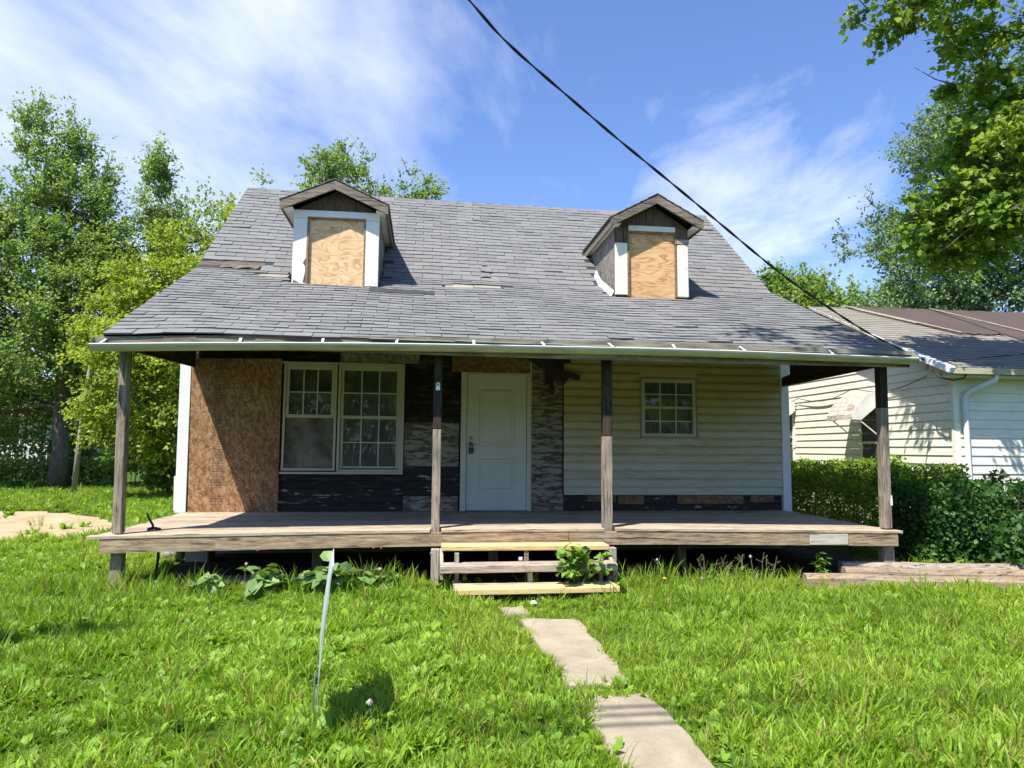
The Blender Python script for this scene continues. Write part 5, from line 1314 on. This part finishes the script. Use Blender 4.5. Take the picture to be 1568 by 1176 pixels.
# twisted service cable
def cable():
    key = [(-.9, -6.15, 9.0), (1.2, -5.18, 7.25), (2.6, -4.53, 6.12), (3.732, -4.0, 5.28), (4.174, -3.794, 4.96), (4.915, -3.45, 4.585), (5.485, -3.185, 4.31), (6.291, -2.81, 3.945), (6.88, -2.536, 3.672), (7.855, -2.084, 3.225), (8.703, -1.689, 2.905), (9.575, -1.284, 2.622), (10.3, -.95, 2.45), (10.98, -.64, 2.315)]
    pts = []
    for i in range(len(key)-1):
        p0, p1, p2_, p3 = (Vector(key[max(0, min(len(key)-1, i+k))]) for k in (-1, 0, 1, 2))
        for s in range(14):
            t_ = s/14; pts.append(.5*((2*p1)+(p2_-p0)*t_+(2*p0-5*p1+4*p2_-p3)*t_*t_+(3*p1-p0-3*p2_+p3)*t_**3))
    pts.append(Vector(key[-1]))
    CB = thing('service_cable', 'black twisted overhead cable crossing the sky down to the right-hand eave', 'cable', tuple(key[-1]))
    L = 0; A = [[], []]
    for i, p in enumerate(pts):
        if i: L += (p-pts[i-1]).length
        d = (pts[min(i+1, len(pts)-1)]-pts[max(0, i-1)]).normalized(); a = d.cross(Vector((0, 0, 1))).normalized(); b = d.cross(a)
        for k in range(2): ph = L*7.5+k*PI; A[k].append(p+(a*math.cos(ph)+b*math.sin(ph))*.008)
    for k in range(2):
        m = MB(); m.tube(A[k], .0085, 6); m.build('strand', 'black_rubber', CB, smooth=True)
    m = MB(); q = [Vector((10.98, -.64, 2.315)), Vector((10.93, -.80, 2.16)), Vector((10.94, -.98, 2.02)), Vector((11.05, -1.10, 1.97)), Vector((11.2, -1.12, 2.0)), Vector((11.3, -1.06, 2.06))]
    m.tube(q, .012, 6); m.build('drip_loop', 'black_rubber', CB, smooth=True)
cable()
m = MB(); m.tube([(10.96, -.90, 2.26), (13, -2.0, 2.42), (15.5, -3.4, 2.75), (18, -4.8, 3.2)], .009, 5)
tag(m.build('phone_wire', 'black_rubber', smooth=True), 'thin dark wire crossing the neighbouring roof to the right', 'wire')
for k_, (dy_, dz_) in enumerate(((0, 0), (-.13, .02), (-.27, .03))):
    m = MB(); m.tube([(x_, -9.05+dy_+.004*x_, 6.0+dz_+.0009*(x_-4)**2) for x_ in range(-36, 47, 4)], .020, 6)
    tag(m.build('overhead_wire', 'black_rubber', smooth=True), ['overhead street wire above the lawn, the one nearest the house', 'overhead street wire above the lawn, the middle one of three', 'overhead street wire above the lawn, the one farthest from the house'][k_], 'wire', 'street wires above the lawn')
# things under and on the porch
m = MB(); m.box(.95, 2.78, -2.18, -1.92, G+.01, G+.055, ch=.008); m.bar((2.2, -2.35, G+.06), (2.85, -2.05, G+.15), .22, .03, ch=.004)
tag(m.build('old_board', 'weathered_x'), 'flat grey plank lying on the soil under the porch', 'board')
m = MB(); m.box(.30, .60, -.62, -.30, G-.02, -.36, ch=.015); m.box(.305, .595, -.615, -.305, -.358, -.19, ch=.015)
tag(m.build('pier_block', 'stone'), 'pale concrete block pier under the left porch end', 'block')
m = MB(); m.tube([(.02, -.55, G+.13), (.26, -.55, G+.13)], .10, 12); tag(m.build('clay_pipe', 'stone', smooth=True), 'short round grey pipe lying beside the pier block', 'pipe')
m = MB(); m.tube([(.44, -2.20, .008), (.46, -2.22, .05), (.42, -2.24, .13), (.40, -2.25, .19)], [.018, .014, .012, .010], 6); m.tube([(.40, -2.22, .012), (.47, -2.20, .02), (.54, -2.24, .012)], .016, 6)
tag(m.build('broken_fitting', 'black_rubber'), 'small black broken fitting sticking up on the left porch planks', 'fitting')
m = MB(); m.tube([(.50, -2.15, -.17), (.515, -2.17, -.3), (.51, -2.2, -.45), (.50, -2.2, G-.03)], [.014, .016, .014, .013], 6)
tag(m.build('black_rod', 'black_rubber'), 'thin black rod standing under the left porch edge', 'rod')
m = MB()
for i in range(6):
    x, y_ = 2.26+uni(-.10, .10), -5.79+uni(-.05, .06); m.bar((x, y_, G+.03), (x+uni(-.07, .07), y_+uni(-.04, .04), G+.045), uni(.02, .05), .003)
tag(m.build('plastic_scrap', 'blue_plastic'), 'crumpled pale blue plastic scrap in the grass of the left lawn', 'litter')
m = MB(); m.tube([(4.44, -3.66, G+.05), (4.455, -3.66, G+.055), (4.48, -3.665, G+.055), (4.50, -3.67, G+.05)], [.006, .022, .020, .006], 7); tag(m.build('pale_stone', 'white_plastic'), 'small white stone at the top of the garden walk', 'stone')

# ================================================================== WEEDS AND LAWN
def leafy_weed(name, label, base, n, spread, height, lsize, mat, seed, shape=LEAF_OVAL, cat='weed', group=None, stems=6, up=.5, wid=1.0):
    r = np.random.default_rng(seed); b = np.array(base, float)
    root = thing(name, label, cat, tuple(base), group); mb = MB(); tips = []
    for s in range(stems):
        a = r.uniform(0, 6.28); q = r.uniform(.15, 1)*spread; tip = b+np.array([q*math.cos(a), q*math.sin(a)*.6, height*r.uniform(.5, 1)]); mid = (b+tip)/2+np.array([0, 0, .15*height])
        mb.tube([b, mid, tip], [.006, .005, .002], 5, cap=False); tips.append((mid, tip))
    mb.build('stem', 'leaf_weed', root, tint=True)
    sv, sf = shape
    ms = []
    for v in range(3):
        me = bpy.data.meshes.new('leaf'); me.from_pydata([(x, y*wid, z*(1+.4*v)) for x, y, z in sv], [], sf); me.materials.append(MATS[mat])
        at = me.attributes.new('tint', 'FLOAT', 'FACE'); at.data.foreach_set('value', [(.25+.25*v+.02*i) for i in range(len(sf))]); ms.append(me)
    for i in range(n):
        mid, tip = tips[i % len(tips)]; t_ = r.uniform(-.1, 1.0); p = mid*(1-t_)+tip*t_+r.normal(0, .02, 3)*spread
        o = bpy.data.objects.new('leaf', ms[i % 3]); COL.objects.link(o); o.parent = root; o.matrix_parent_inverse = PARENT_INV[root.name]
        a = r.uniform(0, 6.28); s = lsize*r.uniform(.55, 1.25)
        o.location = p; o.rotation_euler = (r.normal(0, .35), r.normal(.25, .4)-up*.3, a); o.scale = (s, s, s)
    return root
leafy_weed('bean_weed', 'leafy green vine growing up through the right half of the steps', (4.97, -3.27, G), 150, .36, .55, .10, 'leaf_weed', 61, LEAF_OVAL, 'plant', None, 16, .5, 1.35)
leafy_weed('small_weed', 'small green weed behind the bottom tread at the left', (3.98, -3.12, G), 22, .16, .20, .07, 'leaf_weed', 62, LEAF_OVAL, 'weed', 'weeds round the steps', 6, .4, 1.3)
leafy_weed('small_weed', 'tiny weed in the middle behind the bottom tread', (4.40, -3.12, G), 12, .08, .14, .05, 'leaf_weed', 63, LEAF_OVAL, 'weed', 'weeds round the steps', 4, .4, 1.3)
leafy_weed('small_weed', 'weed sprig climbing the right end of the steps', (5.40, -3.22, G), 10, .09, .32, .08, 'leaf_weed', 64, LEAF_OVAL, 'weed', 'weeds round the steps', 4, .4, 1.3)
leafy_weed('small_weed', 'weed sprig against the left leg of the steps', (3.82, -3.1, G), 5, .03, .42, .055, 'leaf_weed', 65, LEAF_OVAL, 'weed', 'weeds round the steps', 2, .4, 1.3)
for i, (x, y_, n, s, h, ls, lab) in enumerate(((2.45, -2.98, 54, .38, .38, .19, 'broad burdock clump in front of the porch just right of the sign'), (1.85, -2.95, 48, .42, .30, .17, 'low burdock clump left of the sign along the porch'),
        (2.95, -2.95, 34, .28, .30, .15, 'rightmost burdock clump along the porch left of the steps'), (1.25, -2.90, 28, .28, .24, .13, 'leftmost small burdock clump before the porch'))):
    leafy_weed('burdock', lab, (x, y_, G), n, s, h, ls, 'leaf_burdock', 70+i, LEAF_OVAL, 'weed', 'burdock along the porch front', 8, .7, 1.25)
for i, (x, y_, h, lab) in enumerate(((6.62, -2.85, .30, 'leafy stalk weed under the porch edge left of the dry stalks'), (8.02, -2.62, .36, 'upright pale leafy weed behind the front timber'), (7.95, -2.75, .16, 'low fluffy weed at the foot of the front timber'),
        (8.66, -2.35, .24, 'leafy weed left of the right footing post'), (9.55, -2.42, .32, 'tall weed right of the right footing post'), (9.95, -2.45, .30, 'leafy weed in front of the dark shrub'), (6.98, -2.9, .26, 'weed among the dry stalks before the porch'))):
    leafy_weed('stalk_weed', lab, (x, y_, G), 26, .09, h, .085, 'leaf_weed', 80+i, LEAF_OVAL, 'weed', 'stalk weeds along the right porch', 5, .2, .55)
for i, (x, y_, lab) in enumerate(((6.55, -2.9, 'dry branching weed stalk left of the porch patch board'), (6.85, -2.85, 'dry branching weed stalk below the porch patch board'), (7.20, -2.86, 'rightmost dry branching weed stalk before the timbers'))):
    r = random.Random(90+i); m = MB()
    for k in range(4):
        p = Vector((x+r.uniform(-.1, .1), y_, G)); q = p+Vector((r.uniform(-.12, .16), 0, r.uniform(.26, .38))); m.tube([p, p.lerp(q, .5)+Vector((.02, 0, .02)), q], [.004, .003, .002], 4, cap=False)
        for t_ in range(5):
            o_ = p.lerp(q, r.uniform(.5, .95)); e = o_+Vector((r.uniform(-.07, .07), r.uniform(-.03, .03), r.uniform(.0, .07))); m.tube([o_, e], [.0018, .0012], 3, cap=False); m.tube([e-Vector((0, 0, .004)), e, e+Vector((0, 0, .005))], [.002, .005, .002], 5)
    tag(m.build('dry_stalk', 'dry_stem'), lab, 'weed', 'dry stalks before the porch')
def dandelion(x, y_, h, lab, yellow=False):
    root = thing('dandelion', lab, 'dandelion', (x, y_, G), 'dandelions in the lawn'); m = MB(); top = Vector((x+uni(-.03, .03), y_+uni(-.02, .02), G+h))
    m.tube([(x, y_, G), (x+.004, y_, G+h*.5), top], .0035, 5); m.build('stem', 'dry_stem' if not yellow else 'leaf_weed', root, tint=True)
    m = MB()
    if yellow: m.tube([top-Vector((0, 0, .004)), top, top+Vector((0, 0, .008))], [.008, .020, .012], 9)
    else:
        for k in range(26):
            d = Vector((random.gauss(0, 1), random.gauss(0, 1), random.gauss(0, 1))).normalized(); m.bar(top, top+d*.018, .0025, .0025); 
        m.tube([top+Vector((0, 0, z_)) for z_ in (-.014, -.008, 0, .008, .014)], [.003, .009, .011, .009, .003], 7)
    m.build('flower_head', 'dandelion_yellow' if yellow else 'seed_head', root)
for x, y_, h, lab, ye in ((1.62, -2.95, .34, 'dandelion clock under the left half of the porch', 0), (2.98, -3.0, .28, 'dandelion clock right of the burdock', 0), (3.52, -3.2, .46, 'tall dandelion clock in front of the left step newel', 0), (5.93, -3.0, .34, 'dandelion clock right of the steps against the dark porch', 0), (7.02, -2.95, .36, 'dandelion clock among the dry stalks', 0),
        (3.17, -6.62, .20, 'dandelion clock in the shadow of the sign', 0), (2.72, -6.72, .10, 'low dandelion clock near the foot of the sign', 0), (5.98, -3.08, .16, 'single yellow dandelion flower right of the steps', 1), (6.4, -3.05, .15, 'short dandelion clock by the yellow dandelion', 0)): dandelion(x, y_, h, lab, ye)

# lawn: tufts scattered by geometry nodes as one mass
def blade_mesh(name, kind, seed):
    r = random.Random(seed); m = MB()
    mats = ['grass_blade', 'grass_dry', 'lawn_weed']
    if kind == 'tuft':
        for i in range(15):
            a = r.uniform(0, 2*PI); q = abs(r.gauss(0, .028)); bx, by = q*math.cos(a), q*math.sin(a)
            h = r.uniform(.045, .13); w = r.uniform(.0022, .0055); la = r.uniform(0, 2*PI); ln = r.uniform(.15, .75)*h
            fa = r.uniform(0, 2*PI); sx, sy = math.cos(fa)*w, math.sin(fa)*w; vs = []
            for s, (t_, wf) in enumerate(((0, .8), (.4, 1.), (.75, .75))):
                ox, oy = bx+math.cos(la)*ln*t_**1.8, by+math.sin(la)*ln*t_**1.8; z_ = h*(t_-.12*t_*t_*(ln/h)); vs += [(ox-sx*wf, oy-sy*wf, z_), (ox+sx*wf, oy+sy*wf, z_)]
            vs.append((bx+math.cos(la)*ln, by+math.sin(la)*ln, h*(1-.25*ln/h)))
            m.add(vs, [(0, 1, 3, 2), (2, 3, 5, 4), (4, 5, 6)], 1 if r.random() < (.30 if seed == 4 else .05) else 0, r.random())
    elif kind == 'tall':
        for i in range(9):
            a = r.uniform(0, 2*PI); q = abs(r.gauss(0, .035)); bx, by = q*math.cos(a), q*math.sin(a)
            h = r.uniform(.12, .24); w = r.uniform(.0022, .0042); la = r.uniform(0, 2*PI); ln = r.uniform(.15, .6)*h; fa = r.uniform(0, 2*PI); sx, sy = math.cos(fa)*w, math.sin(fa)*w; vs = []
            for t_, wf in ((0, .8), (.35, 1.), (.7, .7)):
                ox, oy = bx+math.cos(la)*ln*t_**2, by+math.sin(la)*ln*t_**2; vs += [(ox-sx*wf, oy-sy*wf, h*t_), (ox+sx*wf, oy+sy*wf, h*t_)]
            vs.append((bx+math.cos(la)*ln, by+math.sin(la)*ln, h*.95)); m.add(vs, [(0, 1, 3, 2), (2, 3, 5, 4), (4, 5, 6)], 1 if r.random() < .22 else 0, r.random())
    else:       # broad-leaved rosette
        for i in range(11):
            a = r.uniform(0, 2*PI); L = r.uniform(.05, .12); w = L*r.uniform(.13, .22); el = r.uniform(.3, 1.15); d = Vector((math.cos(a)*math.cos(el), math.sin(a)*math.cos(el), math.sin(el))); s = Vector((-math.sin(a), math.cos(a), 0)); o = Vector((r.gauss(0, .02), r.gauss(0, .02), 0)); vs = []
            for t_, wf in ((.0, .25), (.3, .8), (.65, 1.), (1., .0)):
                p = o+d*L*t_-Vector((0, 0, .25*L*t_*t_)); vs += [p-s*w*wf+Vector((0, 0, .15*w*wf)), p, p+s*w*wf+Vector((0, 0, .15*w*wf))]
            fs = []
            for k in range(3): fs += [(3*k, 3*k+1, 3*k+4, 3*k+3), (3*k+1, 3*k+2, 3*k+5, 3*k+4)]
            m.add(vs, fs, 2, r.random())
    me = m.mesh(name, mats, tint=True)
    return bpy.data.objects.new(name, me)          # source shape only, not placed in the scene
protos = [blade_mesh('grass_tuft', 'tuft', s) for s in range(5)]+[blade_mesh('grass_weed', 'weed', s) for s in range(3)]+[blade_mesh('grass_tall', 'tall', s) for s in range(2)]
def inside(poly, x, y_):
    n = len(poly); c = np.zeros(len(x), bool); j = n-1
    for i in range(n):
        xi, yi = poly[i]; xj, yj = poly[j]; c ^= ((yi > y_) != (yj > y_)) & (x < (xj-xi)*(y_-yi)/(yj-yi+1e-12)+xi); j = i
    return c
def lawn():
    r = np.random.default_rng(99)
    zones = [(-.5, 9.5, -9.2, -2.0, 800), (-4.5, 1.3, -9.0, 2.2, 230), (-14.5, .2, -3.0, 18.5, 60), (8.8, 13.0, -6.5, -1.6, 180), (-1.2, 1.6, -3.5, 0.2, 220)]
    P_ = []; 
    for x0, x1, y0, y1, dens in zones:
        n = int((x1-x0)*(y1-y0)*dens); P_.append(np.stack([r.uniform(x0, x1, n), r.uniform(y0, y1, n)], 1))
    p = np.concatenate(P_); x, y_ = p[:, 0], p[:, 1]
    dx, dy = x-CAM.x, y_-CAM.y; d = np.hypot(dx, dy); dep = dx*math.sin(yaw)+dy*math.cos(yaw); lat = dx*math.cos(yaw)-dy*math.sin(yaw)
    ok = (dep > 1.6) & (np.abs(lat) < dep*.85+2.6)
    for s in SLABS: ok &= ~inside([(lerp(a, sum(q[0] for q in s)/len(s), .10), lerp(b, sum(q[1] for q in s)/len(s), .05)) for a, b in s], x, y_)
    under = inside([(.55, -2.55), (8.9, -2.5), (9.3, -.5), (9.2, 4.6), (.0, 4.6), (.02, -.02), (.3, -1.2)], x, y_)
    ok &= ~under
    shade = inside([(.2, -2.78), (9.1, -2.66), (9.1, -2.2), (.5, -2.2)], x, y_); ok &= ~(shade & (r.uniform(0, 1, len(x)) < .6))
    ok &= ~(inside([(3.5, -3.55), (5.5, -3.5), (5.5, -2.4), (3.5, -2.4)], x, y_) & (r.uniform(0, 1, len(x)) < .8))
    dirt = inside(DIRT, x, y_); ok &= ~(dirt & (r.uniform(0, 1, len(x)) < .965))
    tim = inside([(7.62, -2.98), (10.9, -3.66), (11.4, -2.9), (8.3, -2.3)], x, y_); ok &= ~tim
    # bare-ish thin spots
    thin = (np.sin(x*2.1+1.3)+np.sin(y_*2.7+x*1.1)+np.sin(x*4.3-y_*3.1))/3
    ok &= ~((thin < -.62) & (r.uniform(0, 1, len(x)) < .35))
    p = p[ok]; d = d[ok]; thin = thin[ok]; n = len(p)
    idx = r.integers(0, 5, n); u = r.uniform(0, 1, n)
    patchy = np.sin(p[:, 0]*1.7+.4)*np.sin(p[:, 1]*1.9+1.1)
    wk = np.where(p[:, 0] < 3.6, .29, .10)+.12*patchy
    idx = np.where(u < wk, 5+r.integers(0, 3, n), idx)
    edge = (p[:, 1] > -3.15) & (p[:, 1] < -2.4)
    idx = np.where(((u > .985) | (edge & (u > .88))), 8+r.integers(0, 2, n), idx)
    hum = np.sin(p[:, 0]*5.1+2*np.sin(p[:, 1]*3.3))*np.sin(p[:, 1]*4.7+1.5*np.sin(p[:, 0]*2.9)); sc = r.uniform(.45, 1.2, n)*(1+.25*thin+.42*hum)*np.where(idx >= 5, 1.18, 1.0)*np.where(d > 13, 1.35, 1.0)
    # shorter next to the walk
    nearw = np.abs(p[:, 0]-4.56) < .45
    sc = np.where(nearw & (p[:, 1] < -3.6), sc*.72, sc)
    me = bpy.data.meshes.new('lawn_grass'); me.vertices.add(n)
    co = np.stack([p[:, 0], p[:, 1], np.full(n, G-.004)], 1); me.vertices.foreach_set('co', co.reshape(-1).astype(np.float32))
    for nm, typ, val in (('pick', 'INT', idx.astype(np.int32)), ('size', 'FLOAT', sc.astype(np.float32)), ('spin', 'FLOAT', r.uniform(0, 6.283, n).astype(np.float32)), ('lean', 'FLOAT', r.normal(0, .16, n).astype(np.float32))):
        at = me.attributes.new(nm, typ, 'POINT'); at.data.foreach_set('value', val)
    for mm in ('grass_blade', 'grass_dry', 'lawn_weed'): me.materials.append(MATS[mm])
    o = bpy.data.objects.new('lawn_grass', me); COL.objects.link(o)
    tag(o, 'thick sunlit green lawn grass with broad weeds in front of the house', 'grass', kind='stuff')
    ng = bpy.data.node_groups.new('grass_scatter', 'GeometryNodeTree')
    ng.interface.new_socket('Geometry', in_out='INPUT', socket_type='NodeSocketGeometry'); ng.interface.new_socket('Geometry', in_out='OUTPUT', socket_type='NodeSocketGeometry')
    gi = ng.nodes.new('NodeGroupInput'); go = ng.nodes.new('NodeGroupOutput'); L = ng.links.new
    def named(nm, dt):
        q = ng.nodes.new('GeometryNodeInputNamedAttribute'); q.data_type = dt; q.inputs['Name'].default_value = nm; return q.outputs['Attribute']
    jn = ng.nodes.new('GeometryNodeJoinGeometry')
    for pr in protos[::-1]:
        oi = ng.nodes.new('GeometryNodeObjectInfo'); oi.inputs['Object'].default_value = pr; oi.inputs['As Instance'].default_value = False
        g2 = ng.nodes.new('GeometryNodeGeometryToInstance'); L(oi.outputs['Geometry'], g2.inputs[0]); L(g2.outputs[0], jn.inputs[0])
    m2p = ng.nodes.new('GeometryNodeMeshToPoints'); L(gi.outputs[0], m2p.inputs['Mesh'])
    ip = ng.nodes.new('GeometryNodeInstanceOnPoints'); L(m2p.outputs[0], ip.inputs['Points']); L(jn.outputs[0], ip.inputs['Instance'])
    ip.inputs['Pick Instance'].default_value = True; L(named('pick', 'INT'), ip.inputs['Instance Index'])
    cx = ng.nodes.new('ShaderNodeCombineXYZ'); L(named('lean', 'FLOAT'), cx.inputs[0]); L(named('spin', 'FLOAT'), cx.inputs[2])
    e2r = ng.nodes.new('FunctionNodeEulerToRotation'); L(cx.outputs[0], e2r.inputs[0]); L(e2r.outputs[0], ip.inputs['Rotation'])
    L(named('size', 'FLOAT'), ip.inputs['Scale']); L(ip.outputs[0], go.inputs[0])
    md = o.modifiers.new('scatter', 'NODES'); md.node_group = ng
    print('lawn tufts', n)
lawn()
